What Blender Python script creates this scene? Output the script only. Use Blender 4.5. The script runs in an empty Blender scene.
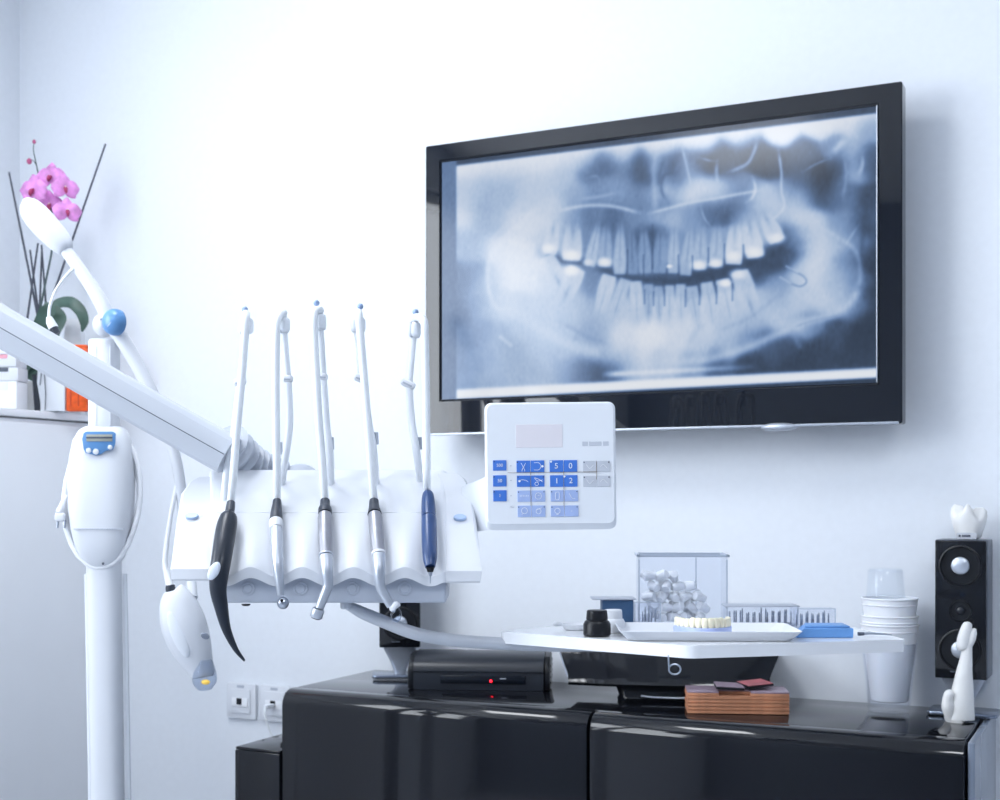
import bpy, bmesh, math, random
import numpy as np
from mathutils import Vector, Matrix

random.seed(7)
sc = bpy.context.scene
COL = sc.collection
# ------------------------------------------------------------------ camera model
FPX, DIST, HC = 1300.0, 2.487, 1.20
YAW = math.radians(26.1)
SA, CA = math.sin(YAW), math.cos(YAW)


def cw(X, Z, H):
    return Vector((X * CA - Z * SA, -DIST + Z * CA + X * SA, HC + H))


def P(px, py, Z):
    return cw((px - 500) / FPX * Z, Z, (500 - py) / FPX * Z)


def Wy(px, py, y):
    """point on the plane y = const seen at a photo pixel"""
    Z = (DIST + y) / (CA + SA * (px - 500) / FPX)
    return P(px, py, Z)


class Fr:
    """a frame facing the camera direction: x right, y away, z up; call with a pixel and an extra depth"""
    def __init__(s, px, py, Z):
        s.Z = Z; s.X = (px - 500) / FPX * Z; s.H = (500 - py) / FPX * Z
        s.loc = P(px, py, Z); s.k = Z / FPX

    def __call__(s, px, py, dv=0.0):
        Z = s.Z + dv
        return Vector(((px - 500) / FPX * Z - s.X, dv, (500 - py) / FPX * Z - s.H))


# ------------------------------------------------------------------ materials
def srgb(h):
    if isinstance(h, str):
        h = h.lstrip('#'); r = [int(h[i:i + 2], 16) / 255 for i in (0, 2, 4)]
    else:
        r = list(h)
    return [(c / 12.92 if c <= .04045 else ((c + .055) / 1.055) ** 2.4) for c in r] + [1.0]


MATS = {}


def mat(name, col, rough=.4, metal=0, coat=0, spec=.5, emit=None, estr=0, noise=0, bump=0, nscale=20, sss=0):
    m = bpy.data.materials.new(name); m.use_nodes = True
    nt = m.node_tree; b = nt.nodes['Principled BSDF']
    c = srgb(col)
    b.inputs['Base Color'].default_value = c
    b.inputs['Roughness'].default_value = rough
    b.inputs['Metallic'].default_value = metal
    b.inputs['Coat Weight'].default_value = coat
    b.inputs['Coat Roughness'].default_value = .04
    b.inputs['Specular IOR Level'].default_value = spec
    if sss:
        b.inputs['Subsurface Weight'].default_value = sss
        b.inputs['Subsurface Radius'].default_value = (.01, .008, .006)
    if emit:
        b.inputs['Emission Color'].default_value = srgb(emit)
        b.inputs['Emission Strength'].default_value = estr
    if noise or bump:
        tc = nt.nodes.new('ShaderNodeTexCoord')
        n = nt.nodes.new('ShaderNodeTexNoise'); n.inputs['Scale'].default_value = nscale; n.inputs['Detail'].default_value = 4
        nt.links.new(tc.outputs['Object'], n.inputs['Vector'])
        if noise:
            r = nt.nodes.new('ShaderNodeValToRGB')
            r.color_ramp.elements[0].position = .3; r.color_ramp.elements[1].position = .7
            r.color_ramp.elements[0].color = [x * (1 - noise) for x in c[:3]] + [1]
            r.color_ramp.elements[1].color = [min(1, x * (1 + noise)) for x in c[:3]] + [1]
            nt.links.new(n.outputs['Fac'], r.inputs['Fac']); nt.links.new(r.outputs['Color'], b.inputs['Base Color'])
        if bump:
            bp = nt.nodes.new('ShaderNodeBump'); bp.inputs['Strength'].default_value = bump; bp.inputs['Distance'].default_value = .002
            nt.links.new(n.outputs['Fac'], bp.inputs['Height']); nt.links.new(bp.outputs['Normal'], b.inputs['Normal'])
    MATS[name] = m
    return m


def clear(name, tint, gloss=1.0, edge=.5):
    m = bpy.data.materials.new(name); m.use_nodes = True
    nt = m.node_tree; nt.nodes.clear()
    o = nt.nodes.new('ShaderNodeOutputMaterial'); mx = nt.nodes.new('ShaderNodeMixShader')
    t = nt.nodes.new('ShaderNodeBsdfTransparent'); t.inputs['Color'].default_value = srgb(tint)
    g = nt.nodes.new('ShaderNodeBsdfGlossy'); g.inputs['Roughness'].default_value = .04
    g.inputs['Color'].default_value = (gloss, gloss, gloss, 1)
    lw = nt.nodes.new('ShaderNodeLayerWeight'); lw.inputs['Blend'].default_value = edge
    mp = nt.nodes.new('ShaderNodeMapRange'); mp.inputs['To Min'].default_value = .010; mp.inputs['To Max'].default_value = .65
    pw = nt.nodes.new('ShaderNodeMath'); pw.operation = 'POWER'; pw.inputs[1].default_value = 2.5
    nt.links.new(lw.outputs['Facing'], pw.inputs[0]); nt.links.new(pw.outputs[0], mp.inputs['Value'])
    nt.links.new(mp.outputs['Result'], mx.inputs['Fac'])
    nt.links.new(t.outputs[0], mx.inputs[1]); nt.links.new(g.outputs[0], mx.inputs[2]); nt.links.new(mx.outputs[0], o.inputs['Surface'])
    MATS[name] = m
    return m


M_wall = mat('wall_paint', '#e9edf3', .7, noise=.012, bump=.05, nscale=60)
M_ceil = mat('ceiling_paint', '#f0f2f5', .8, noise=.01, nscale=8)
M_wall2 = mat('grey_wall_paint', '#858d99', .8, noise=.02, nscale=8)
M_floor = mat('floor_vinyl', '#bcc1c9', .35, noise=.08, nscale=6)
M_white = mat('white_plastic', '#dee1e7', .48, spec=.4, noise=.01, nscale=9)
M_white2 = mat('white_satin', '#eff1f5', .45, noise=.01, nscale=9)
M_offw = mat('pale_grey_plastic', '#e7ebf1', .35, noise=.012, nscale=9)
M_arm = mat('arm_lacquer', '#c0c5ce', .34, coat=.1, noise=.012, nscale=7)
M_grey = mat('grey_plastic', '#b4bac6', .4, noise=.02, nscale=12)
M_tray = mat('tray_enamel', '#eef0f4', .22, coat=.4, noise=.01, nscale=6)
M_dgrey = mat('dark_seam', '#565d6a', .6, noise=.03)
M_hose = mat('hose_silicone', '#e9edf1', .4, noise=.012, nscale=30)
M_black = mat('black_lacquer', '#13151b', .07, spec=.46, noise=.03, nscale=5)
M_bplastic = mat('black_plastic', '#17191e', .35, spec=.3, noise=.05, nscale=40)
M_bsatin = mat('black_satin', '#22262e', .3, spec=.45, noise=.04, nscale=40)
M_bgloss = mat('black_gloss', '#0e131d', .03, spec=.5, noise=.03, nscale=4)
M_rubber = mat('dark_rubber', '#343a45', .42, noise=.05, nscale=40)
M_hblack = mat('handpiece_black', '#252b36', .33, spec=.4, noise=.04, nscale=40)
M_steel = mat('brushed_steel', '#b4bac6', .3, metal=1, noise=.04, nscale=90)
M_tita = mat('titanium_grey', '#9d9ea6', .38, metal=.7, noise=.04, nscale=90)
M_silver = mat('silver_paint', '#c3c9d3', .36, metal=.6, noise=.03, nscale=60)
M_blue = mat('blue_plastic', '#5d8fc4', .35, coat=.1, noise=.04, nscale=20)
M_navy = mat('navy_plastic', '#23406f', .33, coat=.1, noise=.05, nscale=30)
M_pblue = mat('pale_blue_plastic', '#a9bfe0', .35, noise=.03, nscale=30)
M_key = mat('key_blue', '#4479d2', .4, noise=.03, nscale=60)
M_keyl = mat('key_light_blue', '#a4b8e4', .45, noise=.03, nscale=60)
M_keyg = mat('key_grey', '#c3c8d2', .5, noise=.03, nscale=60)
M_ink = mat('brown_ink', '#8a7766', .6, noise=.03)
M_inkd = mat('dark_ink', '#2d3550', .6, noise=.03)
M_lcd = mat('pink_grey_lcd', '#e4e0e6', .25, noise=.02)
M_lcdo = mat('olive_lcd', '#a6a79c', .3, noise=.06, nscale=90)
M_orange = mat('orange_card', '#f05a12', .45, noise=.25, nscale=70)
M_wood = mat('orange_wood', '#c78a68', .5, noise=.25, nscale=30)
M_woodt = mat('purple_brown_face', '#8f7c8a', .35, noise=.12, nscale=30)
M_tred = mat('red_tile_face', '#b0656b', .35, noise=.3, nscale=40)
M_bblue = mat('slate_blue_box', '#3d5f85', .45, noise=.06, nscale=15)
M_sblue = mat('sky_blue_plastic', '#689bd8', .35, noise=.08, nscale=25)
M_tooth = mat('cream_tooth', '#f3ecd2', .35, noise=.05, nscale=60, sss=.1)
M_ceramic = mat('white_ceramic', '#f1f0ee', .35, noise=.03, nscale=40)
M_pink = mat('orchid_pink', '#e596da', .5, noise=.3, nscale=45, sss=.15)
M_magenta = mat('orchid_lip', '#a3315f', .5, noise=.3, nscale=80)
M_bud = mat('orchid_bud', '#b5577f', .5, noise=.2, nscale=80)
M_leaf = mat('orchid_leaf', '#3f5a50', .4, noise=.25, nscale=25)
M_stem = mat('dark_green_stem', '#4a5a5c', .5, noise=.15, nscale=60)
M_stick = mat('dark_stick', '#4b4f5c', .6, noise=.2, nscale=60)
M_soil = mat('bark_soil', '#3b4436', .9, noise=.4, bump=.5, nscale=120)
M_paperp = mat('pink_cover', '#eba6b5', .5, noise=.05)
M_cotton = mat('cotton_white', '#f5f7fa', .8, noise=.05, bump=.3, nscale=200)
M_yellow = mat('yellow_led', '#d6b24a', .4, emit='#f0c860', estr=.35, noise=.1)
M_red = mat('red_led', '#ff2030', .3, emit='#ff1828', estr=6, noise=.02)
M_fillem = mat('fill_diffuser', '#ffffff', .5, emit='#f4f8ff', estr=4, noise=.01)
M_clear = clear('clear_acrylic', '#fbfcfe', .9, .3)
M_cup = clear('clear_cup', '#fcfdfe', 1.0, .36)
M_glass = clear('drinking_glass', '#fbfcfe', 1.0, .34)
M_lens = clear('lamp_lens', '#dfe5ee', .9, .5)
M_wcup = mat('white_cup_plastic', '#f2f4f9', .35, noise=.01, sss=.15)
M_pane = clear('window_glass', '#f6faff', .6, .3)


# ------------------------------------------------------------------ mesh builder
def catmull(pts, k=6):
    pts = [tuple(p) for p in pts]
    A = np.array(pts, float)
    if len(A) < 3:
        return A
    E = np.vstack([2 * A[0] - A[1], A, 2 * A[-1] - A[-2]])
    out = []
    for i in range(1, len(E) - 2):
        p0, p1, p2, p3 = E[i - 1], E[i], E[i + 1], E[i + 2]
        for j in range(k):
            t = j / k
            out.append(.5 * (2 * p1 + (p2 - p0) * t + (2 * p0 - 5 * p1 + 4 * p2 - p3) * t * t + (3 * p1 - p0 - 3 * p2 + p3) * t ** 3))
    out.append(A[-1])
    return np.array(out)


class G:
    def __init__(s):
        s.v, s.f, s.m = [], [], []

    def add(s, vs, fs, mi=0, T=None):
        b = len(s.v)
        for v in vs:
            v = Vector(v)
            s.v.append(T @ v if T is not None else v)
        for f in fs:
            s.f.append([b + i for i in f]); s.m.append(mi)
        return s

    def box(s, c, size, bev=0, seg=3, mi=0, T=None):
        bm = bmesh.new(); bmesh.ops.create_cube(bm, size=1)
        for v in bm.verts:
            v.co = Vector((v.co.x * size[0] + c[0], v.co.y * size[1] + c[1], v.co.z * size[2] + c[2]))
        if bev:
            bmesh.ops.bevel(bm, geom=bm.edges[:], offset=bev, segments=seg, profile=.5, affect='EDGES')
        s.bm(bm, mi, T); return s

    def bm(s, bm, mi=0, T=None):
        bm.verts.index_update()
        s.add([v.co.copy() for v in bm.verts], [[v.index for v in f.verts] for f in bm.faces], mi, T); bm.free()

    def prism(s, poly, h0, h1, bev=0, seg=3, mi=0, T=None, sel=None):
        """polygon in xy extruded from z=h0 to h1; sel(edge) picks the edges to round"""
        bm = bmesh.new()
        a = [bm.verts.new((p[0], p[1], h0)) for p in poly]; b = [bm.verts.new((p[0], p[1], h1)) for p in poly]
        n = len(poly)
        bm.faces.new(a[::-1]); bm.faces.new(b)
        for i in range(n):
            bm.faces.new((a[i], a[(i + 1) % n], b[(i + 1) % n], b[i]))
        bmesh.ops.recalc_face_normals(bm, faces=bm.faces[:])
        if bev:
            es = [e for e in bm.edges if (sel(e) if sel else e.calc_face_angle(0) > .5)]
            bmesh.ops.bevel(bm, geom=es, offset=bev, segments=seg, profile=.5, affect='EDGES')
        s.bm(bm, mi, T); return s

    def loft(s, rings, mi=0, T=None, cap=True, closed=True):
        n = len(rings[0]); vs = [v for r in rings for v in r]; fs = []
        for i in range(len(rings) - 1):
            for j in range(n if closed else n - 1):
                k = (j + 1) % n
                fs.append((i * n + j, i * n + k, (i + 1) * n + k, (i + 1) * n + j))
        if cap:
            fs.append(tuple(range(n))[::-1]); fs.append(tuple((len(rings) - 1) * n + j for j in range(n)))
        s.add(vs, fs, mi, T); return s

    def tube(s, pts, r, n=14, smooth=0, mi=0, T=None, ref=(0, 0, 1), cap=True, closed=False):
        pts = np.array([tuple(p) for p in pts], float)
        R = np.array([(x, x) if not hasattr(x, '__len__') else x for x in (r if hasattr(r, '__len__') else [r] * len(pts))], float)
        if smooth:
            R = catmull(np.hstack([R, R[:, :1]]), smooth)[:, :2]; pts = catmull(pts, smooth)
        L = len(pts); rings = []; prev = None
        for i in range(L):
            if closed:
                t = pts[(i + 1) % L] - pts[i - 1]
            else:
                t = pts[min(i + 1, L - 1)] - pts[max(i - 1, 0)]
            t = Vector(t).normalized()
            if prev is None:
                u = Vector(ref); u = u - t * u.dot(t)
                if u.length < 1e-3:
                    u = Vector((1, 0, 0)) - t * t.x
                u.normalize()
            else:
                u = prev - t * prev.dot(t); u.normalize()
            prev = u; w = t.cross(u)
            rings.append([Vector(pts[i]) + u * (R[i][0] * math.cos(a)) + w * (R[i][1] * math.sin(a)) for a in (2 * math.pi * j / n for j in range(n))])
        if closed:
            rings.append(rings[0])
        s.loft(rings, mi, T, cap=cap and not closed); return s

    def lathe(s, prof, n=32, mi=0, T=None, cap=True):
        rings = [[Vector((r * math.cos(a), r * math.sin(a), z)) for a in (2 * math.pi * j / n for j in range(n))] for r, z in prof]
        s.loft(rings, mi, T, cap=cap); return s

    def ball(s, c, r, n=20, m=12, mi=0, T=None):
        r = (r, r, r) if not hasattr(r, '__len__') else r
        T2 = Matrix.Translation(c)
        if T is not None:
            T2 = T @ T2
        prof = [(math.sin(math.pi * i / m), -math.cos(math.pi * i / m)) for i in range(m + 1)]
        prof[0] = (1e-4, -1); prof[-1] = (1e-4, 1)
        s.lathe(prof, n, mi, T2 @ Matrix.Diagonal((*r, 1))); return s

    def text(s, body, size, T, mi=0, depth=.0002, align='CENTER'):
        cu = bpy.data.curves.new('lettering', 'FONT'); cu.body = body; cu.size = size; cu.align_x = align; cu.align_y = 'CENTER'; cu.extrude = depth
        o = bpy.data.objects.new('lettering', cu); COL.objects.link(o)
        dg = bpy.context.evaluated_depsgraph_get(); me = o.evaluated_get(dg).to_mesh()
        s.add([v.co.copy() for v in me.vertices], [list(p.vertices) for p in me.polygons], mi, T)
        o.evaluated_get(dg).to_mesh_clear(); bpy.data.objects.remove(o); bpy.data.curves.remove(cu)
        return s

    def build(s, name, mats, parent=None, angle=35, flat=False):
        me = bpy.data.meshes.new(name)
        me.from_pydata([tuple(v) for v in s.v], [], s.f)
        for m in (mats if isinstance(mats, (list, tuple)) else [mats]):
            me.materials.append(m)
        me.polygons.foreach_set('material_index', s.m)
        b = bmesh.new(); b.from_mesh(me); bmesh.ops.recalc_face_normals(b, faces=b.faces[:]); b.to_mesh(me); b.free()
        if not flat:
            me.polygons.foreach_set('use_smooth', [True] * len(me.polygons)); me.set_sharp_from_angle(angle=math.radians(angle))
        me.update()
        o = bpy.data.objects.new(name, me); COL.objects.link(o)
        if parent is not None:
            o.parent = parent
        return o


def tag(o, label, cat, group=None):
    o['label'] = label; o['category'] = cat; o['kind'] = 'thing'
    if group:
        o['group'] = group
    return o


def thing(name, label, cat, loc, rz=0, group=None):
    o = bpy.data.objects.new(name, None); o.empty_display_size = .03; COL.objects.link(o)
    o.location = loc; o.rotation_euler = (0, 0, rz)
    return tag(o, label, cat, group)


def struct(name, g, mats, angle=35):
    o = g.build(name, mats, angle=angle); o['kind'] = 'structure'; return o


def lab(o, t):
    o['label'] = t; return o


def TR(loc=(0, 0, 0), rx=0, ry=0, rz=0):
    return Matrix.Translation(loc) @ Matrix.Rotation(rz, 4, 'Z') @ Matrix.Rotation(ry, 4, 'Y') @ Matrix.Rotation(rx, 4, 'X')


FRONT = Matrix.Rotation(math.pi / 2, 4, 'X')      # xy drawing -> stands up, facing -y (its z points to -y)


def face_T(loc):                                  # a drawing plane standing at loc, facing -y
    return Matrix.Translation(loc) @ FRONT


def rrect(w, h, r, n=5, cx=0, cy=0):
    out = []
    for (sx, sy, a0) in ((1, 1, 0), (-1, 1, 90), (-1, -1, 180), (1, -1, 270)):
        for i in range(n + 1):
            a = math.radians(a0 + 90 * i / n)
            out.append((cx + sx * (w / 2 - r) + r * math.cos(a), cy + sy * (h / 2 - r) + r * math.sin(a)))
    return out


# ------------------------------------------------------------------ the room
XL, XR, YF, ZT = -2.61, 1.75, -4.7, 2.75
t = .12
struct('wall_back', G().box(((XL + XR) / 2, t / 2, ZT / 2), (XR - XL + 2 * t, t, ZT)), M_wall)
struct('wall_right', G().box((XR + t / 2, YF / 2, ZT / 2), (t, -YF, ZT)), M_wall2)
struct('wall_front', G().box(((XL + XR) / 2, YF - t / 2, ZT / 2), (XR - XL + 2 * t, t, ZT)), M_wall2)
struct('floor', G().box(((XL + XR) / 2, YF / 2, -.05), (XR - XL + 2 * t, -YF + 2 * t, .1)), M_floor)
struct('ceiling', G().box(((XL + XR) / 2, YF / 2, ZT + .05), (XR - XL + 2 * t, -YF + 2 * t, .1)), M_ceil)
WY0, WY1, WZ0, WZ1 = -4.0, -1.35, .95, 2.45
g = G()
g.box((XL - t / 2, (YF + WY0) / 2, ZT / 2), (t, WY0 - YF, ZT))
g.box((XL - t / 2, WY1 / 2, ZT / 2), (t, -WY1, ZT))
g.box((XL - t / 2, (WY0 + WY1) / 2, WZ0 / 2), (t, WY1 - WY0, WZ0))
g.box((XL - t / 2, (WY0 + WY1) / 2, (ZT + WZ1) / 2), (t, WY1 - WY0, ZT - WZ1))
struct('wall_left', g, M_wall)
g = G(); wm = (WY0 + WY1) / 2
for y in (WY0 + .03, wm, WY1 - .03):
    g.box((XL - .06, y, (WZ0 + WZ1) / 2), (.06, .06, WZ1 - WZ0))
for z in (WZ0 + .03, WZ1 - .03):
    g.box((XL - .06, wm, z), (.06, WY1 - WY0, .06))
win = struct('window_1', g, M_white2)
G().box((XL - .06, wm, (WZ0 + WZ1) / 2), (.008, WY1 - WY0 - .05, WZ1 - WZ0 - .05)).build('window_glass', M_pane, win)
struct('baseboard_back', G().box(((XL + XR) / 2, -.008, .04), (XR - XL, .016, .08), .004), M_white2)
struct('baseboard_right', G().box((XR - .008, YF / 2, .04), (.016, -YF, .08), .004), M_white2)

# ------------------------------------------------------------------ television
TX, TZ, TW, TH = -.859, HC + .440, .970, .608
SX, SZ, SW, SH = -.8625, HC + .4582, .887, .4957
tv = thing('television', 'large black flat-screen television on the wall showing a dental X-ray', 'television', (TX, -.10, TZ))
dx, dz = SX - TX, SZ - TZ
g = G()
oh = rrect(TW, TH, .010, 4); ih = rrect(SW, SH, .0006, 4, dx, dz)
# glossy bezel: rings from rear outer to front outer to front inner to recessed inner
def ring(w, h, r, y, cx=0, cz=0):
    return [Vector((p[0], y, p[1])) for p in rrect(w, h, r, 4, cx, cz)]
g.loft([ring(TW - .01, TH - .01, .004, .045), ring(TW, TH, .004, .035), ring(TW, TH, .004, .0015), ring(TW - .003, TH - .003, .003, 0),
        ring(SW + .010, SH + .010, .001, -.0006, dx, dz), ring(SW + .008, SH + .008, .001, .001, dx, dz), ring(SW, SH, .001, .004, dx, dz)], cap=False)
bz = g.build('bezel', M_bgloss, tv, angle=20)
G().box((0, .052, 0), (TW - .08, .03, TH - .08), .012).build('back_shell', M_bplastic, tv)
G().box((0, .083, 0), (.36, .032, .3), .004).build('wall_mount', M_bplastic, tv)
G().box((SW / 2 + dx + .0015, -.001, dz), (.0022, .006, SH), .0006).build('side_trim', M_silver, tv)
G().box((0, -.0005, -TH / 2 + .0015), (TW - .012, .006, .0045), .001).build('bottom_trim', M_silver, tv)
gg = G(); gg.ball((0, 0, 0), (.035, .012, .008)); 
lens = gg.build('sensor_bump', M_silver, tv); lens.location = (.265, .001, -TH / 2 - .001)

# the X-ray picture, drawn by numbers onto a fine grid of the screen
NX, NY = 420, 236
U, V = np.meshgrid(np.linspace(0, 1, NX), np.linspace(0, 1, NY))     # V up
X3 = SX + (U - .5) * SW; Z3 = SZ + (V - .5) * SH - HC; Y3 = DIST - .10
xx = X3 * CA + Y3 * SA; zz = -X3 * SA + Y3 * CA
PX = 500 + FPX * xx / zz; PY = 500 - FPX * Z3 / zz
samp = """470,172,232 500,170,225 540,164,228 580,158,220 620,152,222 660,145,235 700,139,242 740,133,242 780,128,242 820,122,238 850,120,225 868,124,170
468,190,205 478,186,190 500,184,185 530,190,205 545,180,210 560,183,200 590,168,120 608,162,105 625,168,140 640,165,80 648,180,95 655,165,175 668,162,95 675,180,120 690,168,160 700,160,85 712,165,75 728,168,100 725,155,85 748,150,85 760,160,80 775,165,85 795,165,95 805,155,105 820,172,75 838,165,85 836,150,150 850,150,190 855,170,185 866,160,120 872,165,90 822,190,75 842,190,120 852,200,150
464,200,215 478,205,180 500,200,190 530,205,212 555,210,220 575,195,175 600,192,150 615,188,160 640,195,150 655,195,205 668,192,215 690,190,225 705,188,222 715,192,215 725,190,200 735,188,140 745,190,150 758,198,205 775,200,215 785,192,160 800,200,200 800,180,110 812,195,110 835,200,120 862,200,75 870,200,95
463,218,228 480,225,185 495,220,190 512,222,222 530,225,230 548,222,222 568,216,165 590,214,135 615,218,120 632,215,150 645,205,130 655,218,195 662,202,110 672,215,190 690,215,160 710,208,120 725,206,105 740,205,130 750,215,180 765,210,195 785,215,205 800,218,222 815,225,215 835,225,165 848,220,150 862,225,85 870,215,110
460,240,185 475,250,185 495,250,228 515,250,234 535,250,232 543,240,205 560,245,190 580,240,150 600,245,140 625,245,130 650,245,115 652,232,90 665,245,160 680,245,155 700,245,160 720,245,165 745,240,200 765,230,190 782,232,120 795,238,120 805,235,200 820,240,220 838,240,195 850,235,150 856,250,170 862,255,85 870,260,75
460,280,140 475,275,150 483,285,180 492,280,215 510,275,234 530,280,230 545,285,215 575,285,200 592,283,140 590,272,125 602,290,170 640,282,140 665,280,110 690,284,100 705,275,95 730,272,95 745,262,95 758,272,100 768,262,85 782,258,95 775,285,165 790,250,110 800,270,205 815,270,222 832,275,200 846,270,150 842,285,190 858,285,140 868,290,72
460,310,130 475,305,165 490,308,190 505,305,215 525,305,205 550,300,205 575,310,200 590,310,185 610,310,205 640,310,205 665,310,215 700,312,215 735,305,205 760,300,200 775,300,190 800,300,205 820,300,212 840,300,200 855,305,140 868,320,75
460,340,150 480,330,155 500,335,178 520,328,195 545,330,200 570,325,195 590,330,170 600,325,190 620,335,225 650,335,238 680,335,225 705,335,215 730,330,200 755,322,190 775,318,205 795,325,195 812,322,150 835,330,95 860,340,75
460,365,155 480,360,165 510,355,185 540,350,190 565,350,190 585,345,180 600,350,175 615,355,215 640,358,228 670,355,220 700,350,205 725,345,190 745,340,160 765,340,105 790,345,95 820,350,85 860,355,80
460,385,160 490,380,180 520,378,188 545,372,190 565,368,165 580,370,125 600,372,100 612,368,120 630,365,185 660,365,195 690,365,165 715,362,105 750,360,85 800,360,80 860,365,85"""
S = np.array([[float(x) for x in q.split(',')] for q in samp.split()])  # lower-left values include the window's pale reflected veil, painted in
num = np.zeros_like(PX); den = np.full_like(PX, 1e-9)
for x, y, l in S:
    w = np.exp(-((PX - x) ** 2 + (PY - y) ** 2) / (2 * 8.0 ** 2)) + 1e-4 * np.exp(-((PX - x) ** 2 + (PY - y) ** 2) / (2 * 30 ** 2))
    num += w * l; den += w
Lm = num / den


def seg_d(ax, ay, bx, by):
    vx, vy = bx - ax, by - ay; q = np.clip(((PX - ax) * vx + (PY - ay) * vy) / (vx * vx + vy * vy), 0, 1)
    return np.hypot(PX - ax - q * vx, PY - ay - q * vy), q


def stroke(pts, w, val, amt=1.0):
    global Lm
    pts = catmull([(x, y) for x, y in pts], 6) if len(pts) > 2 else np.array(pts, float)
    d = np.full_like(PX, 1e9)
    for i in range(len(pts) - 1):
        d = np.minimum(d, seg_d(*pts[i], *pts[i + 1])[0])
    if w < 4.5:
        amt *= .62; w *= .85
    f_ = 1.0 if len(pts) < 4 else np.clip(np.minimum(*[np.hypot(PX - e[0], PY - e[1]) for e in (pts[0], pts[-1])]) / 9, .25, 1)
    a = np.exp(-(d / w) ** 2) * amt * f_
    Lm = Lm * (1 - a) + val * a


def tooth(cx, cy, rx, ry, w, val, root=.45, fill=None, amt=.84, roots=1):
    """crown centre end (cx,cy), root tip (rx,ry): a rounded crown narrowing to one or two roots"""
    global Lm
    vx, vy = rx - cx, ry - cy; n = math.hypot(vx, vy); ux, uy = vx / n, vy / n
    tt = ((PX - cx) * ux + (PY - cy) * uy); ss = -(PX - cx) * uy + (PY - cy) * ux
    q = np.clip(tt / n, 0, 1)
    hw = w / 2 * np.where(q < .35, 1 - .15 * (1 - q / .35) ** 2, 1 - (1 - root) * (q - .35) / .65)
    m = 1 / (1 + np.exp((np.abs(ss) - hw) / .7)) / (1 + np.exp(-(tt) / .6)) / (1 + np.exp((tt - n * .93) / 4))
    shade = val * (1 - .12 * q) + 14 * (np.abs(ss) / np.maximum(hw, 1)) - 5
    if roots == 2:
        shade = shade - 30 * np.exp(-(ss / (w * .12)) ** 2) * np.clip((q - .45) / .3, 0, 1)
    else:
        shade = shade + 6 * np.exp(-((np.abs(ss) - hw * .4) / 1.2) ** 2) * (q > .3) - 6 * np.exp(-(ss / 1.0) ** 2) * (q > .25)
    a = m * amt * np.where(q > .75, 1 - (q - .75) * 2, 1)
    Lm = Lm * (1 - a) + shade * a
    if fill:
        fx, fy, fr, fv = fill
        a = np.exp(-(((PX - fx) / fr) ** 2 + ((PY - fy) / (fr * .62)) ** 2) ** 1.5)
        Lm = Lm * (1 - a) + fv * a


# dark line of the bite and the jaw outlines first
stroke([(543, 252), (560, 259), (577, 264), (596, 266), (612, 273), (628, 277), (650, 280), (680, 281), (700, 276), (720, 274), (742, 266), (770, 256), (790, 245)], 5.5, 92, .8)
stroke([(700, 276), (725, 273), (755, 264), (785, 258)], 8, 92, .8)
stroke([(588, 270), (590, 282)], 11, 150, .8)
stroke([(512, 222), (495, 235), (488, 262), (487, 285), (494, 303)], 2.5, 225, .5)
stroke([(498, 305), (525, 318), (550, 335), (575, 347), (605, 353)], 6, 212, .65)
stroke([(860, 285), (850, 302), (832, 314), (805, 322), (775, 335), (745, 348), (700, 360), (640, 362)], 5, 216, .6)
stroke([(865, 210), (862, 240), (860, 270)], 3, 90, .6)
stroke([(790, 285), (772, 300), (748, 318), (715, 332)], 3, 165, .45)
stroke([(700, 326), (690, 340)], 4, 170, .4)
stroke([(560, 322), (590, 338), (604, 342)], 3, 150, .5)
# palate, septum, sinus and fine bright lines
stroke([(556, 211), (580, 206), (600, 205), (618, 207), (640, 213)], 2.4, 232, .85)
stroke([(578, 199), (600, 196), (618, 192)], 2.2, 205, .6)
stroke([(648, 213), (668, 208), (690, 202), (715, 198), (742, 193), (762, 190)], 2.2, 228, .85)
stroke([(656, 148), (653, 170), (654, 190), (655, 212)], 3.5, 205, .7)
stroke([(664, 155), (660, 172), (658, 190)], 2.5, 100, .6)
stroke([(676, 172), (664, 175), (661, 190), (668, 203)], 2.5, 95, .7)
stroke([(681, 145), (685, 160), (689, 178), (694, 196)], 1.8, 215, .8)
stroke([(717, 160), (716, 172), (718, 187)], 2.2, 212, .8)
stroke([(698, 157), (708, 160), (716, 161)], 1.6, 195, .7)
stroke([(757, 138), (754, 150), (748, 162), (738, 168), (727, 172)], 2.2, 215, .8)
stroke([(752, 176), (755, 188), (752, 197), (746, 202)], 2.0, 240, .9)
stroke([(778, 150), (781, 172), (781, 190), (784, 205), (778, 214), (768, 222)], 1.8, 228, .85)
stroke([(700, 205), (704, 218), (712, 228)], 1.6, 200, .7)
stroke([(848, 136), (838, 146), (829, 155)], 4.2, 235, .85)
stroke([(862, 152), (862, 165), (857, 178)], 2.5, 230, .75)
stroke([(843, 155), (846, 175), (842, 200)], 2.5, 185, .6)
stroke([(830, 158), (815, 164), (802, 172)], 1.6, 165, .7)
stroke([(622, 160), (628, 150)], 2, 190, .6)
stroke([(585, 178), (596, 176), (600, 184)], 2, 180, .6)
stroke([(858, 225), (848, 240), (842, 250)], 1.8, 205, .6)
stroke([(790, 328), (815, 320), (842, 316)], 2.0, 165, .7)
stroke([(740, 321), (765, 322), (790, 318), (830, 318)], 1.4, 190, .4)
stroke([(792, 332), (799, 346)], 3.5, 165, .55)
stroke([(500, 337), (510, 345)], 2.5, 225, .7)
stroke([(540, 205), (520, 222), (503, 240), (490, 258), (488, 285), (492, 303), (505, 312)], 3.6, 236, .55)
stroke([(812, 222), (835, 236), (855, 250), (860, 275), (856, 292)], 3.4, 222, .5)
stroke([(800, 240), (812, 262), (806, 290)], 9, 226, .35)
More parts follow.
